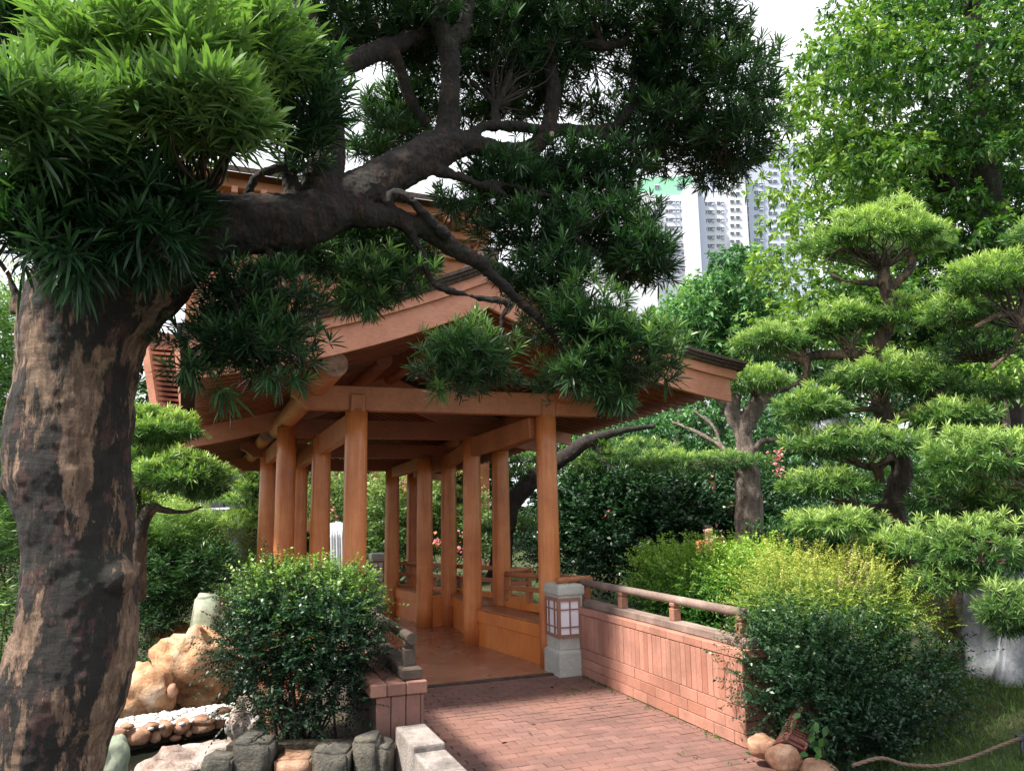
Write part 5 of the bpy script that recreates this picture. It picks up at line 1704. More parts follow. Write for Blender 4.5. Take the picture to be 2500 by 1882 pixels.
# dark dense bush in the left foreground
B1 = shrub('round_bush', 'dark dense round bush with lighter feathery top left of path', 'bush', [
    (735, 1555, 160, 135, 5.05, 950, -0.15, 0.3, 0.42),
    (750, 1470, 150, 55, 5.1, 420, 0.2, 0.85, 0.40),
    (655, 1480, 80, 55, 5.1, 200, 0.1, 0.7, 0.32),
    (690, 1440, 90, 28, 5.1, 110, 0.5, 1.0, 0.3),
    (832, 1480, 70, 60, 5.1, 230, 0.2, 0.9, 0.32),
    (620, 1590, 75, 85, 5.0, 300, -0.15, 0.15, 0.32),
    (832, 1590, 68, 85, 5.0, 300, -0.15, 0.2, 0.32),
    (740, 1700, 150, 65, 5.0, 420, -0.2, 0.05, 0.34)], 'darkbush', 0.025, P(740, 1800, 5.1), 34, 0.22, 10, 0.011, 'darktwig')
# shoots on the right
B2 = shrub('large_bush', 'large dark glossy bush with yellow-green crown right of the low wall', 'bush', [
    (2010, 1655, 170, 150, 5.9, 1150, -0.1, 0.5, 0.6),
    (2190, 1690, 110, 110, 6.0, 380, -0.1, 0.2, 0.5),
    (1940, 1600, 90, 85, 5.7, 330, -0.05, 0.6, 0.4),
    (1910, 1700, 60, 70, 5.5, 150, -0.05, 0.4, 0.3),
    (2060, 1790, 120, 60, 5.5, 280, -0.1, 0.3, 0.4),
    (2290, 1620, 50, 60, 6.1, 40, -0.1, 0.1, 0.3)], 'darkbush', 0.032, P(2110, 1830, 5.8), 26, 0.30, 10, 0.013, 'darktwig')
B3 = shrub('yellow_bush', 'feathery yellow-green shrub rising behind the dark bush on the right', 'bush', [
    (2070, 1475, 160, 85, 6.3, 900, 0.25, 1.0, 0.5),
    (1920, 1480, 110, 90, 6.3, 480, 0.3, 0.95, 0.4),
    (2210, 1500, 80, 65, 6.4, 230, 0.3, 0.9, 0.4),
    (1940, 1400, 100, 40, 6.4, 180, 0.5, 1.0, 0.3),
    (2110, 1395, 100, 35, 6.5, 170, 0.6, 1.1, 0.3)], 'goldbush', 0.020, P(2080, 1700, 6.4), 20, 0.25, 11, 0.006)
B4 = shrub('green_bush', 'bright green shrub behind the handrail between lantern and yellow bush', 'bush', [
    (1680, 1450, 120, 85, 8.2, 800, 0.15, 0.95, 0.6),
    (1790, 1410, 110, 70, 8.0, 600, 0.3, 1.1, 0.5),
    (1850, 1450, 80, 90, 7.4, 450, 0.3, 1.05, 0.5),
    (1620, 1400, 70, 45, 8.4, 240, 0.5, 1.1, 0.4),
    (1800, 1530, 120, 80, 7.6, 600, -0.1, 0.4, 0.5),
    (1660, 1530, 90, 50, 8.0, 400, -0.1, 0.3, 0.4)], 'freshbush', 0.034, P(1730, 1600, 8.0), 20, 0.28, 8, 0.01)
B5 = shrub('clipped_shrub', 'narrow-leaved shrub cushion at the foot of the left topiary tree', 'bush', [
    (420, 1290, 95, 50, 10.3, 1500, 0.0, 0.9, 0.5), (345, 1330, 55, 65, 10.3, 700, 0.1, 0.9, 0.4), (480, 1330, 60, 45, 10.4, 500, 0.0, 0.7, 0.4)], 'topiary', 0.06, P(410, 1500, 10.4), 8, 0.2, 5, 0.012, width=0.16, shape='rhomb')
B6 = shrub('spiky_shrub', 'dark long-leaved shrub hanging over the pale upright stone', 'bush', [
    (400, 1420, 110, 85, 10.1, 1400, -0.1, 0.5, 0.4), (510, 1390, 65, 55, 10.0, 420, -0.1, 0.5, 0.3), (370, 1510, 80, 50, 10.0, 420, -0.1, 0.4, 0.3)], 'podo', 0.085, P(400, 1560, 10.4), 8, 0.2, 5, 0.012, width=0.15, shape='rhomb')
B7 = shrub('flowering_shrub', 'pink-flowered pale shrub beside the orange end wall', 'bush', [
    (560, 1360, 70, 55, 11.5, 500, 0.2, 0.9, 0.6), (480, 1350, 40, 30, 11.5, 140, 0.2, 0.9, 0.4)], 'flowerbush', 0.04, P(560, 1450, 11.5), 8, 0.25, 5, 0.01)


def flowers(root, spots, rad, n, size=0.05):
    ps = []
    for (px, py, Y, k) in spots:
        c = np.array(P(px, py, Y))
        ps.append(c + RNG.normal(size=(k, 3)) * rad)
    ps = np.concatenate(ps)
    d = unit(RNG.normal(size=ps.shape))
    L = np.full(len(ps), size) * RNG.uniform(0.6, 1.2, len(ps))
    me = leaf_mesh('blossoms', ps, d, L, L * 0.9, RNG.uniform(0, 1, len(ps)), 0.05, 'rhomb')
    link('blossoms', me, root, M['petal'])


flowers(B7, [(526, 1342, 11.2, 10), (535, 1320, 11.2, 8), (522, 1368, 11.2, 6), (500, 1310, 11.3, 10), (545, 1355, 11.2, 6)], 0.03, 1)

B8 = shrub('flowering_shrub', 'tall pale flowering shrub filling the view between the middle columns', 'bush', [
    (985, 1230, 90, 90, 17, 900, 0.1, 0.9, 1.2), (1090, 1260, 80, 80, 17.5, 600, 0.0, 0.8, 1.0), (820, 1230, 60, 80, 17.5, 420, 0.0, 0.8, 1.0), (960, 1330, 120, 60, 16.5, 600, -0.1, 0.4, 0.8), (1180, 1320, 110, 60, 17, 400, -0.1, 0.3, 0.8)], 'flowerbush', 0.085, P(985, 1420, 17), 10, 0.4, 5, 0.02)
flowers(B8, [(1067, 1322, 15.5, 26), (1121, 1345, 15.5, 18), (1128, 1302, 15.5, 8), (1270, 1198, 15.5, 20), (990, 1180, 15.8, 14), (1040, 1190, 15.8, 14), (810, 1250, 15.8, 14), (820, 1310, 15.8, 8), (1190, 1365, 15.5, 6)], 0.07, 1, 0.09)
B9 = shrub('dark_hedge', 'tall dark shrubbery behind the right side of the pavilion', 'hedge', [
    (1480, 1260, 130, 110, 14.5, 1300, -0.1, 0.45, 1.0), (1640, 1260, 130, 110, 14, 1300, -0.1, 0.45, 1.0), (1380, 1330, 90, 90, 15, 600, -0.1, 0.3, 1.0), (1560, 1370, 150, 70, 13.5, 800, -0.15, 0.2, 0.8), (1780, 1230, 110, 90, 14.5, 700, -0.1, 0.4, 0.8), (1900, 1290, 110, 100, 13.5, 800, -0.1, 0.4, 0.8), (1450, 1180, 90, 50, 15, 400, 0.0, 0.7, 0.8), (1700, 1190, 90, 40, 15, 300, 0, 0.6, 0.8)], 'darkbush', 0.085, P(1560, 1440, 14.2), 24, 0.5, 7, 0.02, 'darktwig')
flowers(B9, [(1900, 1105, 13.2, 18), (1895, 1130, 13.2, 14), (1905, 1150, 13.2, 14), (1738, 1180, 13.2, 6), (1785, 1240, 13.2, 8), (1570, 1320, 13.3, 8), (1620, 1290, 13.3, 5), (1480, 1250, 13.5, 8), (1760, 1300, 13, 8)], 0.05, 1, 0.07)
B10 = shrub('low_shrub', 'dense dark green shrub under the topiary tree at right', 'bush', [
    (2250, 1210, 150, 90, 9.0, 1000, -0.05, 0.5, 0.8), (2420, 1260, 120, 90, 8.6, 700, 0.0, 0.6, 0.7), (2080, 1330, 130, 60, 9.2, 600, -0.1, 0.4, 0.6), (2320, 1340, 140, 60, 8.4, 600, 0.0, 0.5, 0.6), (1960, 1330, 90, 60, 9.6, 400, -0.1, 0.4, 0.5)], 'backleaf', 0.07, P(2250, 1430, 9), 14, 0.26, 5, 0.012, shape='rhomb', width=0.35)
B11 = shrub('edge_shrub', 'leafy green shrub behind the left edge of the big trunk', 'bush', [
    (-20, 900, 90, 220, 6.0, 900, 0.0, 0.6, 0.5), (0, 1300, 90, 200, 6.0, 900, 0.0, 0.7, 0.5), (-10, 1600, 80, 150, 5.6, 500, -0.1, 0.4, 0.5)], 'topiary', 0.065, P(-60, 1800, 6.0), 12, 0.24, 5, 0.012, shape='rhomb', width=0.2)


# ================================================================== BROADLEAF TREES
def broad_tree(name, label, clumps, mat, leaf, trunk_strokes, bark='brownbark', per=130, jitter=0.16, size=0.55, droop=0.35, tint=(0.0, 0.9), voxel=0.04):
    """clumps: (px, py, Y, size factor, tint shift)"""
    root = empty(name, P(trunk_strokes[0][0][0], trunk_strokes[0][0][1], trunk_strokes[0][0][2]), label, 'tree')
    branch_set('trunk', root, trunk_strokes, bark, voxel, 10, 0.05, 0.3, 0.02)
    A = []
    for (px, py, Y, sz, ts) in clumps:
        c = np.array(P(px, py, Y))
        r = np.array([size * sz, size * sz * 0.9, size * sz * 0.55])
        n = int(per * sz * sz)
        K = max(4, n // 7)
        pos, nrm, rad = ell_points(K, c, r, 0.35, 0.5, 0.3)
        ax = nrm * 0.9 + np.array([0, 0, 0.35]) + RNG.normal(0, 0.35, (K, 3))
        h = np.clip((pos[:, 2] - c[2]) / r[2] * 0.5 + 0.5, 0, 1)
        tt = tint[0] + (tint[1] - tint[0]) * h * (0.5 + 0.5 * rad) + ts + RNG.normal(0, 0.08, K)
        A.append(rosettes(pos, ax, 7, leaf, 0.42, tt, spread=(0.5, 1.5), droop=droop))
    a = [np.concatenate([q[i] for q in A]) for i in range(5)]
    me = leaf_mesh('crown', a[0], a[1], a[2], a[3], a[4], droop, 'broad')
    link('crown', me, root, M[mat])
    return root


def fill_poly(poly, n, Yr, szr, tsf, seed):
    rg = random.Random(seed)
    xs = [p[0] for p in poly]
    ys = [p[1] for p in poly]
    out = []
    tries = 0
    while len(out) < n and tries < 20000:
        tries += 1
        x_, y_ = rg.uniform(min(xs), max(xs)), rg.uniform(min(ys), max(ys))
        inside = False
        j = len(poly) - 1
        for i in range(len(poly)):
            if (poly[i][1] > y_) != (poly[j][1] > y_) and x_ < (poly[j][0] - poly[i][0]) * (y_ - poly[i][1]) / (poly[j][1] - poly[i][1]) + poly[i][0]:
                inside = not inside
            j = i
        if not inside: continue
        Y = rg.uniform(*Yr)
        out.append((x_, y_, Y, rg.uniform(*szr), tsf(x_, y_) + rg.gauss(0, 0.17)))
    return out


big_poly = [(2075, -60), (2060, 80), (1950, 185), (1905, 230), (1920, 340), (1925, 420), (1880, 450), (1855, 530), (1875, 600), (1865, 690), (1895, 790), (2020, 850), (2300, 920), (2620, 1050), (2620, -60)]
cl = fill_poly(big_poly, 400, (12.0, 16.0), (0.6, 1.25), lambda x_, y_: 0.1 + 0.42 * max(0, 1 - (x_ - 1870) / 380) - 0.12 * (x_ > 2250), 3)
cl += fill_poly([(2000, 350), (2500, 300), (2600, 800), (2100, 740)], 80, (15.5, 17), (1.1, 1.5), lambda x_, y_: -0.3, 4)
cl += fill_poly([(2140, -40), (2080, 200), (2060, 400), (2000, 520), (1990, 860), (2300, 1060), (2620, 1060), (2620, -40)], 150, (16.5, 18), (1.2, 1.6), lambda x_, y_: -0.28, 14)
BT = broad_tree('broadleaf_tree', 'huge bright green broadleaf tree filling the upper right corner', cl, 'broad', 0.15,
                [[(2430, 1300, 14.5, 130), (2440, 900, 14.5, 110), (2420, 600, 14.5, 90), (2400, 400, 14.5, 70), (2390, 200, 14.5, 50), (2370, 0, 14.5, 40)],
                 [(2420, 560, 14.5, 50), (2250, 400, 14.4, 34), (2080, 330, 14.2, 20), (1950, 270, 14, 10)],
                 [(2400, 420, 14.5, 40), (2380, 130, 14, 30), (2360, 40, 14, 20)],
                 [(2420, 660, 14.5, 50), (2200, 560, 14.2, 26), (2000, 520, 14, 12)]], 'limbbark', 200, size=0.62, tint=(-0.05, 0.85))
mid_poly = [(1640, 740), (1720, 700), (1770, 620), (1850, 640), (1890, 740), (1900, 860), (1800, 900), (1620, 880), (1600, 800)]
BT2 = broad_tree('round_tree', 'blue-green rounded tree below the white tower and behind the roof corner',
                 fill_poly(mid_poly, 150, (21, 25), (0.8, 1.3), lambda x_, y_: 0.0, 5), 'bluebroad', 0.20,
                 [[(1750, 1250, 24, 40), (1755, 1000, 24, 36), (1760, 860, 24, 28), (1780, 720, 24, 14)]], 'greybark', 230, size=0.75, tint=(-0.1, 0.7))
BT3 = broad_tree('young_tree', 'pale yellow-green sapling foliage at the right edge behind the topiary',
                 fill_poly([(2320, 780), (2420, 840), (2520, 820), (2540, 1000), (2420, 960)], 26, (10.5, 12), (0.6, 1.0), lambda x_, y_: 0.3, 6), 'broad', 0.12,
                 [[(2480, 1300, 11.5, 26), (2460, 1050, 11.5, 20), (2440, 880, 11.5, 10)]], 'greybark', 120, size=0.4, tint=(0.2, 0.95))
far_poly = [(1400, 1040), (1500, 1010), (1650, 960), (1760, 940), (1900, 960), (2060, 1000), (2100, 1160), (1900, 1200), (1400, 1200)]
BT4 = broad_tree('conifer_like_tree', 'soft blue-green trees in the middle distance behind the forked topiary trunk',
                 fill_poly(far_poly, 190, (19, 23), (0.8, 1.2), lambda x_, y_: 0.0, 8), 'bluebroad', 0.15,
                 [[(1640, 1250, 22, 40), (1650, 1100, 22, 30), (1660, 1000, 22, 14)]], 'greybark', 170, size=0.7, tint=(-0.05, 0.55))
left_poly = [(-60, 700), (200, 800), (480, 900), (620, 980), (760, 1000), (900, 1100), (900, 1260), (-60, 1260)]
BT5 = broad_tree('shade_tree', 'dark green tree behind the left topiary and the eaves', fill_poly(left_poly, 200, (19.2, 20.5), (0.7, 1.1), lambda x_, y_: -0.05, 9), 'backleaf', 0.2,
                 [[(420, 1300, 22, 50), (430, 1100, 22, 40), (440, 950, 22, 20)]], 'brownbark', 200, size=0.9, tint=(-0.05, 0.6))

# mass of far woodland closing the horizon, leafy tiers too dense to count
A = []
for k in range(900):
    x_ = random.uniform(-300, 2800)
    Y = random.uniform(27, 36)
    y_ = random.uniform(1010, 1330) if x_ < 1900 else random.uniform(830, 1330)
    c = np.array(P(x_, y_, Y))
    r = np.array([1.4, 1.0, 0.95])
    pos, nrm, rad = ell_points(14, c, r, 0.4, 0.2, 0.3)
    tt = RNG.uniform(-0.1, 0.5, 14)
    A.append(rosettes(pos, nrm + np.array([0, 0, 0.4]), 7, 0.42, 0.5, tt, spread=(0.5, 1.5)))
a = [np.concatenate([q[i] for q in A]) for i in range(5)]
o = link('woodland', leaf_mesh('woodland', a[0], a[1], a[2], a[3], a[4], 0.3, 'rhomb'), None, M['backleaf'], 'stuff')
tag(o, 'distant mass of dark green woodland behind the garden', 'woodland')

# ================================================================== ROCKS AND POND EDGE (LEFT)
def rock(name, label, cat, px, py, hw, hh, Y, mat, seed, dep=0.8, rough=0.22, facet=0.25, rot=0.0, sub=4, block=False):
    k = Y / F_PX
    r = (hw * k, hw * k * dep, hh * k)
    me = block_mesh(name, r, seed, rough) if block else rock_mesh(name, r, seed, sub, rough, facet)
    o = link(name, me, None, M[mat], None, P(px, py, Y), (0, rot, seed * 0.7 if not block else 0))
    tag(o, label, cat)
    return o


rock('boulder', 'big golden-pink boulder behind the pebbles and left of the dark bush', 'rock', 470, 1635, 104, 104, 9.0, 'boulder', 1.3, 0.8, 0.26, 0.4)
rock('boulder', 'golden ledge boulder rising toward the orange end wall', 'rock', 565, 1585, 68, 60, 9.6, 'boulder', 2.6, 0.8, 0.26, 0.4)
rock('boulder', 'rounded orange-brown boulder half hidden by the big trunk', 'rock', 330, 1700, 92, 74, 8.4, 'boulder', 4.1, 0.8, 0.2, 0.3)
rock('cobble', 'small egg-shaped stone wedged between the two golden boulders', 'rock', 421, 1687, 12, 17, 8.3, 'edging', 5.2, 0.8, 0.1, 0)
rock('standing_stone', 'pale green upright stone slab behind the golden boulders', 'rock', 506, 1518, 34, 58, 9.4, 'greenstone', 6.4, 0.4, 0.12, 0.1, 0.12, block=True)
rock('white_rock', 'whitish jagged rock in the water against the stone wall', 'rock', 592, 1770, 48, 66, 6.0, 'palerock', 7.7, 0.8, 0.3, 0.35, 0.5)
rock('flat_rock', 'long pale eroded rock lying flat at the bottom left', 'rock', 455, 1868, 125, 48, 5.3, 'palerock', 8.2, 0.8, 0.3, 0.5, -0.15)
rock('mossy_rock', 'dull green rock at the foot of the big trunk', 'rock', 255, 1870, 55, 70, 4.2, 'greenstone', 9.5, 0.8, 0.2, 0.2)
rock('low_rock', 'low brown rock strip beside the shaded ground behind trunk', 'rock', 410, 1545, 60, 22, 10.5, 'boulder', 10.5, 0.6, 0.3, 0.4)

# ground cover slope between boulders and shrubs
A = []
pos = np.array([tuple(G(random.uniform(300, 470), random.uniform(1560, 1650), -0.2)) for _ in range(700)])
pos[:, 2] = [terrain_z(p[0], p[1]) + 0.02 for p in pos]
a = rosettes(pos, RNG.normal(0, 0.3, pos.shape) + np.array([0, 0, 1.0]), 8, 0.05, 0.5, RNG.uniform(-0.1, 0.5, len(pos)))
o = link('ground_cover', leaf_mesh('ground_cover', a[0], a[1], a[2], a[3], a[4], 0.2, 'rhomb'), None, M['darkbush'], 'stuff')
tag(o, 'low dark ground cover plants on the slope above the golden boulders', 'ground cover')

# pebble beach (uncountable white pebbles) on a low bed
bed = []
pe = [G(262, 1800, -0.30), G(420, 1765, -0.30), G(600, 1738, -0.30), G(610, 1716, -0.30), G(420, 1735, -0.30), G(262, 1762, -0.30)]
me = mesh('pebble_bed', [tuple(q) for q in pe] + [(q.x, q.y, -0.9) for q in pe], [(0, 1, 2, 3, 4, 5)] + [(k, k + 6, (k + 1) % 6 + 6, (k + 1) % 6) for k in range(6)])
link('pebble_bed', me, None, M['soil'], 'structure')
bm = bmesh.new()
for k in range(620):
    u_ = random.random()
    x_ = 258 + 350 * u_
    yc = 1783 - 50 * u_ - 4 * sin(u_ * 3)
    y_ = yc + random.uniform(-20, 14)
    q = G(x_, y_, -0.285 + random.uniform(-0.012, 0.02))
    r = random.uniform(0.020, 0.038)
    mt = Matrix.Translation(q) @ Matrix.Rotation(random.uniform(0, 6.3), 4, 'Z') @ Matrix.Diagonal((r * random.uniform(1.0, 1.5), r, r * 0.6, 1))
    bmesh.ops.create_icosphere(bm, subdivisions=1, radius=1.0, matrix=mt)
o = link('pebbles', bm_mesh('pebbles', bm, True), None, M['pebble'], 'stuff')
tag(o, 'strip of smooth white pebbles along the pond edge', 'pebbles')

ED = empty('stone_edging', G(430, 1830, -0.62), 'row of rounded orange stones edging the pond below the white pebbles', 'stone edging')
eds = [(280, 1792, 28, 15), (335, 1797, 30, 20), (378, 1797, 14, 14), (285, 1818, 26, 12), (402, 1778, 19, 19), (442, 1772, 22, 18), (490, 1758, 32, 11), (492, 1775, 30, 12), (535, 1758, 17, 17), (568, 1742, 15, 13), (600, 1745, 14, 16), (560, 1765, 15, 11), (428, 1800, 14, 7), (460, 1788, 9, 8), (590, 1764, 14, 9), (622, 1742, 16, 16), (250, 1800, 20, 18), (370, 1772, 20, 9), (545, 1733, 16, 8), (310, 1772, 16, 8)]
for i, (x_, y_, hw, hh) in enumerate(eds):
    yb = 1800 - (x_ - 262) * 0.183 if x_ < 600 else 1738
    Y = G(x_, yb, -0.30).y - 0.03
    k = Y / F_PX
    me = rock_mesh('stone', (hw * k, hw * k * 0.8, hh * k * 1.05), i * 1.7 + 0.3, 3, 0.12, 0.12)
    link('stone', me, ED, M['edging'], None, P(x_, y_, Y))

# planter behind the stacked stone wall, bush stands in it
bed = [P(440, 1800, 5.5), P(950, 1800, 4.7), P(950, 1800, 6.0), P(600, 1790, 6.2)]
top = [Vector((q.x, q.y, 0.22)) for q in (Vector((-1.62, 4.72, 0)), Vector((-0.55, 4.62, 0)), Vector((-0.95, 6.9, 0)), Vector((-1.62, 6.0, 0)))]
me = mesh('planting_bed', top + [Vector((q.x, q.y, -0.9)) for q in top], [(0, 1, 2, 3), (0, 4, 5, 1), (1, 5, 6, 2), (2, 6, 7, 3), (3, 7, 4, 0)])
link('planting_bed', me, None, M['soil'], 'structure')
SWL = empty('stone_wall', P(700, 1870, 4.5), 'dark stacked stone wall under the left bush at the bottom of the view', 'stone wall')
sws = [(542, 1862, 36, 40, 'wallstone'), (625, 1835, 46, 52, 'wallstone'), (722, 1862, 46, 42, 'edging'), (815, 1852, 44, 48, 'wallstone'), (898, 1835, 30, 58, 'wallstone'), (935, 1850, 22, 56, 'wallstone'), (585, 1915, 50, 30, 'wallstone'), (770, 1935, 60, 32, 'wallstone'), (870, 1935, 50, 34, 'wallstone'), (680, 1935, 50, 32, 'wallstone'), (500, 1925, 50, 30, 'wallstone'), (612, 1790, 22, 16, 'wallstone')]
for i, (x_, y_, hw, hh, mt) in enumerate(sws):
    Y = 4.55 + 0.02 * (i % 3)
    k = Y / F_PX
    me = block_mesh('stone', (hw * k * 0.93, 0.10, hh * k * 0.85), i * 2.3 + 1, 0.12)
    link('stone', me, SWL, M[mt], None, P(x_, y_ + 16, Y), (0, random.uniform(-0.08, 0.08), random.uniform(-0.1, 0.1)))
link('wall_core', box_mesh('wall_core', (P(735, 1900, 4.72)), (0.42, 0, 0), (0, 0.05, 0), (0, 0, 0.2)), SWL, M['soil'])

# ================================================================== RIGHT SIDE ROCKS, ROPE, PANEL
rock('grey_slab', 'smooth bluish-grey leaning rock slab at the right edge', 'rock', 2505, 1580, 100, 165, 6.9, 'greyrock', 3.3, 0.6, 0.24, 0.15, 0.18, block=True)
rock('tan_rock', 'tall tan rock behind the right bush under the topiary', 'rock', 2310, 1480, 55, 80, 7.8, 'boulder', 11.1, 0.7, 0.25, 0.3)
rock('grey_rock', 'craggy grey rock between the tan rock and the smooth slab', 'rock', 2385, 1530, 45, 95, 7.5, 'palerock', 12.2, 0.7, 0.3, 0.4)
rock('mossy_stone', 'pale mossy low rock in the grass right of the bush', 'rock', 2360, 1755, 80, 32, 6.6, 'palerock', 13.9, 0.8, 0.25, 0.3)
rock('grey_stone', 'rounded grey garden rock glimpsed behind the topiary pads', 'rock', 2020, 1040, 55, 60, 17, 'greyrock', 14.5, 0.8, 0.2, 0.2)
rock('grey_stone', 'low grey rock beside the path of people behind the topiary', 'rock', 1960, 1185, 55, 22, 14, 'greyrock', 15.5, 0.8, 0.2, 0.2)
rock('shore_rock', 'pale yellow rock by the water under the handrail', 'rock', 1600, 1515, 26, 16, 9.6, 'palerock', 16.5, 0.8, 0.25, 0.3)
rock('cobble', 'rounded brown cobble beside the near end of the right wall', 'rock', 1862, 1820, 36, 28, 5.35, 'edging', 17.4, 0.8, 0.12, 0.1)
rock('cobble', 'pinkish flat cobble in front of the maroon panel', 'rock', 1915, 1852, 44, 30, 5.1, 'edging', 18.2, 0.8, 0.1, 0.1)
rock('cobble', 'brown cobble at the bottom edge under the dark bush', 'rock', 2000, 1884, 54, 26, 5.0, 'edging', 19.9, 0.8, 0.12, 0.1)
rock('cobble', 'small whitish cobble wedged behind the brown cobbles', 'rock', 1915, 1812, 18, 14, 5.3, 'palerock', 21.0, 0.8, 0.12, 0.1)

FX = empty('ground_light', P(1950, 1790, 5.3), 'maroon metal garden light box with pierced grille leaning beside the wall end', 'garden light')
A0, A1, A2, A3 = P(1968, 1708, 5.45), P(2000, 1722, 5.5), P(1965, 1832, 5.15), P(1915, 1806, 5.12)
nrm_ = (A1 - A0).cross(A3 - A0).normalized()
if nrm_.y > 0: nrm_ = -nrm_
vv = [A0, A1, A2, A3]
me = mesh('housing', vv + [q - nrm_ * 0.09 for q in vv], [(0, 1, 2, 3), (7, 6, 5, 4), (0, 4, 5, 1), (1, 5, 6, 2), (2, 6, 7, 3), (3, 7, 4, 0)])
link('housing', me, FX, M['redpanel'])


def quad_pt(u_, v_): return A0.lerp(A1, u_).lerp(A3.lerp(A2, u_), v_)


for k in range(9):
    v0 = 0.36 + k * 0.055
    a, b2 = quad_pt(0.15, v0), quad_pt(0.88, v0)
    link('grille_bar', beam_mesh('grille_bar', a + nrm_ * 0.008, b2 + nrm_ * 0.008, 0.008, 0.006, 0), FX, M['redpanel'])
for (v0, v1, u0, u1) in ((0.0, 0.04, 0, 1), (0.27, 0.31, 0, 1), (0.9, 0.94, 0, 1)):
    a, b2 = quad_pt(u0, (v0 + v1) / 2), quad_pt(u1, (v0 + v1) / 2)
    link('frame', beam_mesh('frame', a + nrm_ * 0.01, b2 + nrm_ * 0.01, 0.014, 0.012, 0), FX, M['redpanel'])
for u0 in (0.05, 0.95):
    link('frame', beam_mesh('frame', quad_pt(u0, 0) + nrm_ * 0.01, quad_pt(u0, 1) + nrm_ * 0.01, 0.012, 0.012, 0), FX, M['redpanel'])

# rope along the lawn
rp = [(2080, 1868, 4.9), (2150, 1850, 4.95), (2210, 1865, 5.0), (2290, 1868, 5.05), (2370, 1848, 5.15), (2440, 1820, 5.25), (2500, 1798, 5.3), (2580, 1775, 5.4)]
cc = catmull([tuple(P(*q)) for q in rp], 10)
V_, F_ = [], []
for st in range(3):
    pth = []
    for i, q in enumerate(cc):
        ph = i * 0.9 + st * 2.094
        pth.append(Vector(q) + Vector((0, cos(ph) * 0.0055, sin(ph) * 0.0055)))
    tube_geo(pth, [0.0065] * len(pth), 6, 0, 0, V_, F_)
o = link('rope', mesh('rope', V_, F_, True), None, M['rope'])
tag(o, 'sagging brown twisted rope strung over the grass at bottom right', 'rope')
rs = empty('rope_stake', P(2488, 1800, 5.3), 'short dark metal stake cap holding the rope at the right edge', 'stake')
q = P(2492, 1800, 5.3)
link('pin', tube_mesh('pin', [Vector((q.x, q.y, -0.05)), Vector((q.x, q.y, q.z + 0.02))], 0.009, 8), rs, M['darkmetal'])
link('clip', box_mesh('clip', q, (0.03, 0, 0), (0, 0.016, 0), (0, 0, 0.018), 0.004), rs, M['darkmetal'])

# grass on the right bank
N = 24000
gx = RNG.uniform(2.3, 5.6, N)
gy = RNG.uniform(4.6, 8.0, N)
keep = (gx / gy > 0.36) & ((gx * V2[0] + gy * V2[1]) > 4.1)
gx, gy = gx[keep], gy[keep]
gz = np.array([terrain_z(a_, b_3) for a_, b_3 in zip(gx, gy)])
pos = np.stack([gx, gy, gz], 1)
d = RNG.normal(0, 0.35, pos.shape) + np.array([0, 0, 1.0])
L = RNG.uniform(0.04, 0.13, len(pos))
o = link('grass', leaf_mesh('grass', pos, d, L, np.full(len(pos), 0.0055), RNG.uniform(0, 1, len(pos)), 0.3, 'rhomb'), None, M['grass'], 'stuff')
tag(o, 'thin grass on the bank at the lower right', 'grass')

# weed seedling by the wall end and tufts in the path joints
WD = empty('weed', P(1990, 1850, 5.0), 'light green broad-leaved weed growing in front of the maroon light', 'weed')
q0_ = P(2010, 1850, 5.0)
sp_ = [(1940, 1755), (1965, 1780), (1985, 1790), (1990, 1760), (2010, 1800), (1985, 1825), (2005, 1840), (2020, 1770), (1975, 1842)]
ends = [tuple(P(x_, y_, 4.95)) for x_, y_ in sp_]
link('stems', twig_mesh('stems', tuple(q0_), ends, 0.003), WD, M['grass'])
pos = np.array(ends)
d = RNG.normal(0, 0.6, pos.shape) + np.array([-0.3, -0.3, -0.3])
pos = np.repeat(pos, 2, 0)
d = np.concatenate([d, d]) + RNG.normal(0, 0.5, (len(pos), 3))
link('leaves', leaf_mesh('leaves', pos, d, np.full(len(pos), 0.065), np.full(len(pos), 0.04), RNG.uniform(0.1, 0.6, len(pos)), 0.2, 'broad'), WD, M['broad'])

pos = []
for k in range(40):
    t_ = random.uniform(4.6, 7.35)
    s_ = 3.515 - abs(random.gauss(0, 0.03))
    for j in range(random.randint(3, 10)):
        pos.append(tuple(W(s_ + random.gauss(0, 0.012), t_ + random.gauss(0, 0.02), 0.0)))
for (x_, y_) in ((1385, 1680), (1400, 1684), (1420, 1690), (1405, 1695), (1450, 1697), (1440, 1680), (1330, 1672), (1380, 1700), (1660, 1840), (1790, 1865), (1820, 1800), (1830, 1790), (1700, 1850)):
    for j in range(9):
        q = G(x_ + random.gauss(0, 6), y_ + random.gauss(0, 2), 0.0)
        pos.append(tuple(q))
for k in range(50):
    q = G(1835 + random.gauss(0, 14), 1795 + random.gauss(0, 14), 0.02)
    pos.append(tuple(q))
pos = np.array(pos)
d = RNG.normal(0, 0.7, pos.shape) + np.array([0, 0, 0.8])
L = RNG.uniform(0.012, 0.04, len(pos))
o = link('weeds', leaf_mesh('weeds', pos, d, L, L * 0.35, RNG.uniform(0.3, 1, len(pos)), 0.3, 'rhomb'), None, M['grass'], 'stuff')
tag(o, 'tiny weeds and moss in the joints of the brick path', 'weeds')

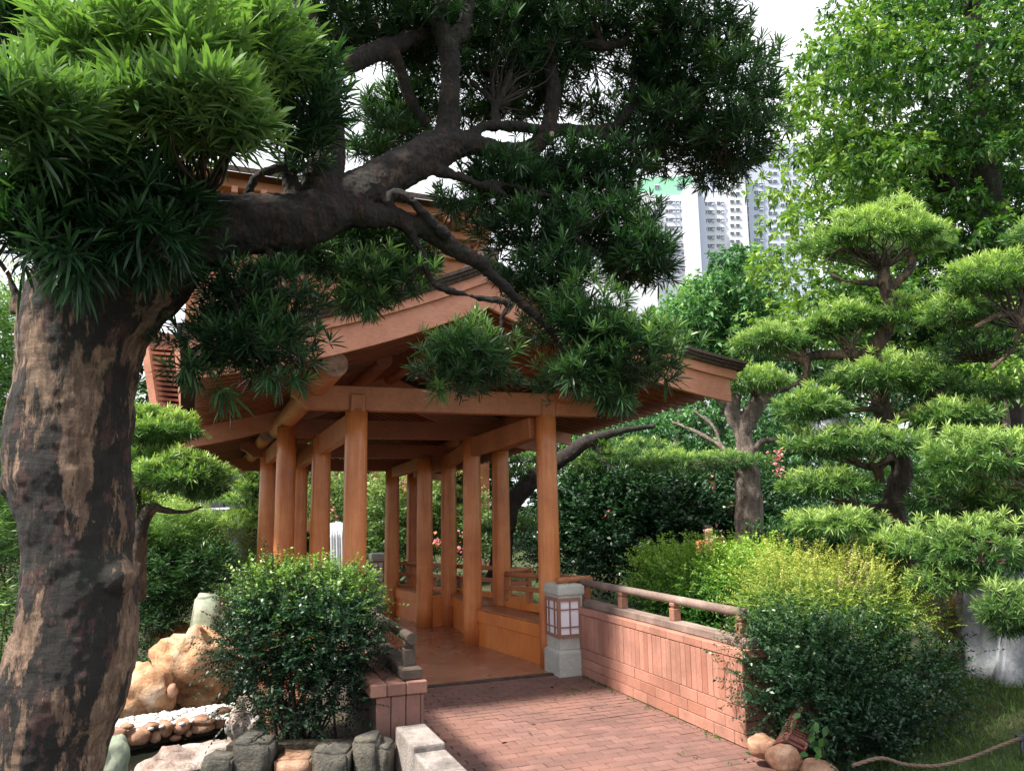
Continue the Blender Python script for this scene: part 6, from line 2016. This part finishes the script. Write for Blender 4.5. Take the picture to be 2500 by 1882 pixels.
# dead leaves on the path
dm_ = leaf_mesh('fallen_leaf', np.array([[0, 0, 0.0]]), np.array([[1.0, 0.1, 0.05]]), np.array([0.055]), np.array([0.024]), np.array([0.5]), -0.1, 'broad')
dm_.materials.append(M['deadleaf'])
for (x_, y_) in ((1355, 1673), (1345, 1678), (1308, 1767), (1392, 1694), (1500, 1690), (1475, 1672), (1360, 1706), (1210, 1678), (1225, 1815), (1190, 1650), (1075, 1580), (1440, 1730), (1290, 1790)):
    q = G(x_, y_, 0.008)
    o = link('fallen_leaf', dm_, None, None, None, q, (random.uniform(-0.3, 0.3), random.uniform(-0.3, 0.1), random.uniform(0, 6.3)))
    tag(o, 'small dry brown leaf lying on the brick path', 'fallen leaf', 'dry leaves scattered on the path')


# ================================================================== PEOPLE FAR BEHIND
def person(label, base, h, shirt, pose, face=0.0, lower='trouser'):
    root = empty('person', base, label, 'person')
    s = h / 1.7
    R = Matrix.Rotation(face, 3, 'Z')
    B = Vector(base)

    def skin(name, verts, edges, mat, root_i=0):
        me_ = bpy.data.meshes.new(name)
        me_.from_pydata([tuple(B + R @ (Vector(v[:3]) * s)) for v in verts], edges, [])
        o_ = bpy.data.objects.new(name, me_)
        COL.objects.link(o_)
        md = o_.modifiers.new('k', 'SKIN')
        for i, v in enumerate(verts):
            sv = me_.skin_vertices[0].data[i]
            sv.radius = (v[3] * s, v[3] * s)
            sv.use_root = (i == root_i)
        sb = o_.modifiers.new('s', 'SUBSURF')
        sb.levels = 2
        dg = bpy.context.evaluated_depsgraph_get()
        m2 = bpy.data.meshes.new_from_object(o_.evaluated_get(dg))
        m2.polygons.foreach_set('use_smooth', [True] * len(m2.polygons))
        bpy.data.objects.remove(o_)
        m2.materials.clear()
        return link(name, m2, root, M[mat])
    if pose == 'photo':
        LA = [(0.19, 0.0, 1.40, 0.05), (0.26, -0.12, 1.22, 0.042), (0.10, -0.30, 1.46, 0.032), (0.05, -0.32, 1.52, 0.03)]
        RA = [(-0.19, 0.0, 1.40, 0.05), (-0.26, -0.12, 1.22, 0.042), (-0.10, -0.30, 1.46, 0.032), (-0.05, -0.32, 1.52, 0.03)]
    else:
        LA = [(0.19, 0.0, 1.40, 0.05), (0.24, -0.02, 1.12, 0.042), (0.22, -0.14, 0.88, 0.032), (0.21, -0.18, 0.80, 0.03)]
        RA = [(-0.19, 0.0, 1.40, 0.05), (-0.24, -0.02, 1.12, 0.042), (-0.22, -0.10, 0.88, 0.032), (-0.21, -0.14, 0.80, 0.03)]
    body = [(0, 0, 0.95, 0.13), (0, 0, 1.15, 0.115), (0, 0, 1.36, 0.12), (0, 0, 1.48, 0.05), (0, -0.01, 1.58, 0.085), (0, -0.01, 1.66, 0.075)] + LA + RA + \
           [(0.09, 0, 0.9, 0.085), (0.10, 0, 0.5, 0.06), (0.10, 0.02, 0.08, 0.04), (0.10, -0.1, 0.03, 0.035), (-0.09, 0, 0.9, 0.085), (-0.10, 0, 0.5, 0.06), (-0.10, 0.02, 0.08, 0.04), (-0.10, -0.1, 0.03, 0.035)]
    ed = [(0, 1), (1, 2), (2, 3), (3, 4), (4, 5), (2, 6), (6, 7), (7, 8), (8, 9), (2, 10), (10, 11), (11, 12), (12, 13), (0, 14), (14, 15), (15, 16), (16, 17), (0, 18), (18, 19), (19, 20), (20, 21)]
    skin('body', body, ed, 'skin')
    skin('shirt', [(0, 0, 0.93, 0.15), (0, 0, 1.15, 0.135), (0, 0, 1.37, 0.14), (0, 0, 1.44, 0.08), (LA[0][0], 0, 1.40, 0.066), (LA[1][0], LA[1][1], LA[1][2], 0.055), (-LA[0][0], 0, 1.40, 0.066), (-LA[1][0], LA[1][1], LA[1][2], 0.055)],
         [(0, 1), (1, 2), (2, 3), (2, 4), (4, 5), (2, 6), (6, 7)], shirt)
    skin('trousers', [(0, 0, 0.95, 0.145), (0.09, 0, 0.86, 0.10), (0.10, 0, 0.5, 0.075), (0.10, 0.02, 0.12, 0.06), (-0.09, 0, 0.86, 0.10), (-0.10, 0, 0.5, 0.075), (-0.10, 0.02, 0.12, 0.06)],
         [(0, 1), (1, 2), (2, 3), (0, 4), (4, 5), (5, 6)], lower)
    skin('hair', [(0, 0.03, 1.60, 0.085), (0, 0.0, 1.69, 0.085), (0, 0.06, 1.50, 0.06)], [(0, 1), (0, 2)], 'hair')
    # nose and ears
    for (x_, y_, z_, rr) in ((0, -0.095, 1.60, 0.012), (0.08, 0.0, 1.60, 0.014), (-0.08, 0, 1.60, 0.014)):
        me_ = rock_mesh('face_detail', (rr * s, rr * s, rr * 1.6 * s), 0.3, 1, 0.0)
        link('nose' if x_ == 0 else 'ear', me_, root, M['skin'], None, B + R @ (Vector((x_, y_, z_)) * s))
    return root


def stand_at(px, head_y, Y, h):
    q = P(px, head_y, Y)
    return Vector((q.x, q.y, q.z - h))


person('person in rust-orange top raising both hands by the dark hedge', stand_at(1728, 1280, 12.6, 1.65), 1.65, 'orangecloth', 'photo', 0.3)
person('person in pink top partly hidden under the right topiary pads', stand_at(2075, 1302, 12.0, 1.6), 1.6, 'pinkcloth', 'stand', -0.4)
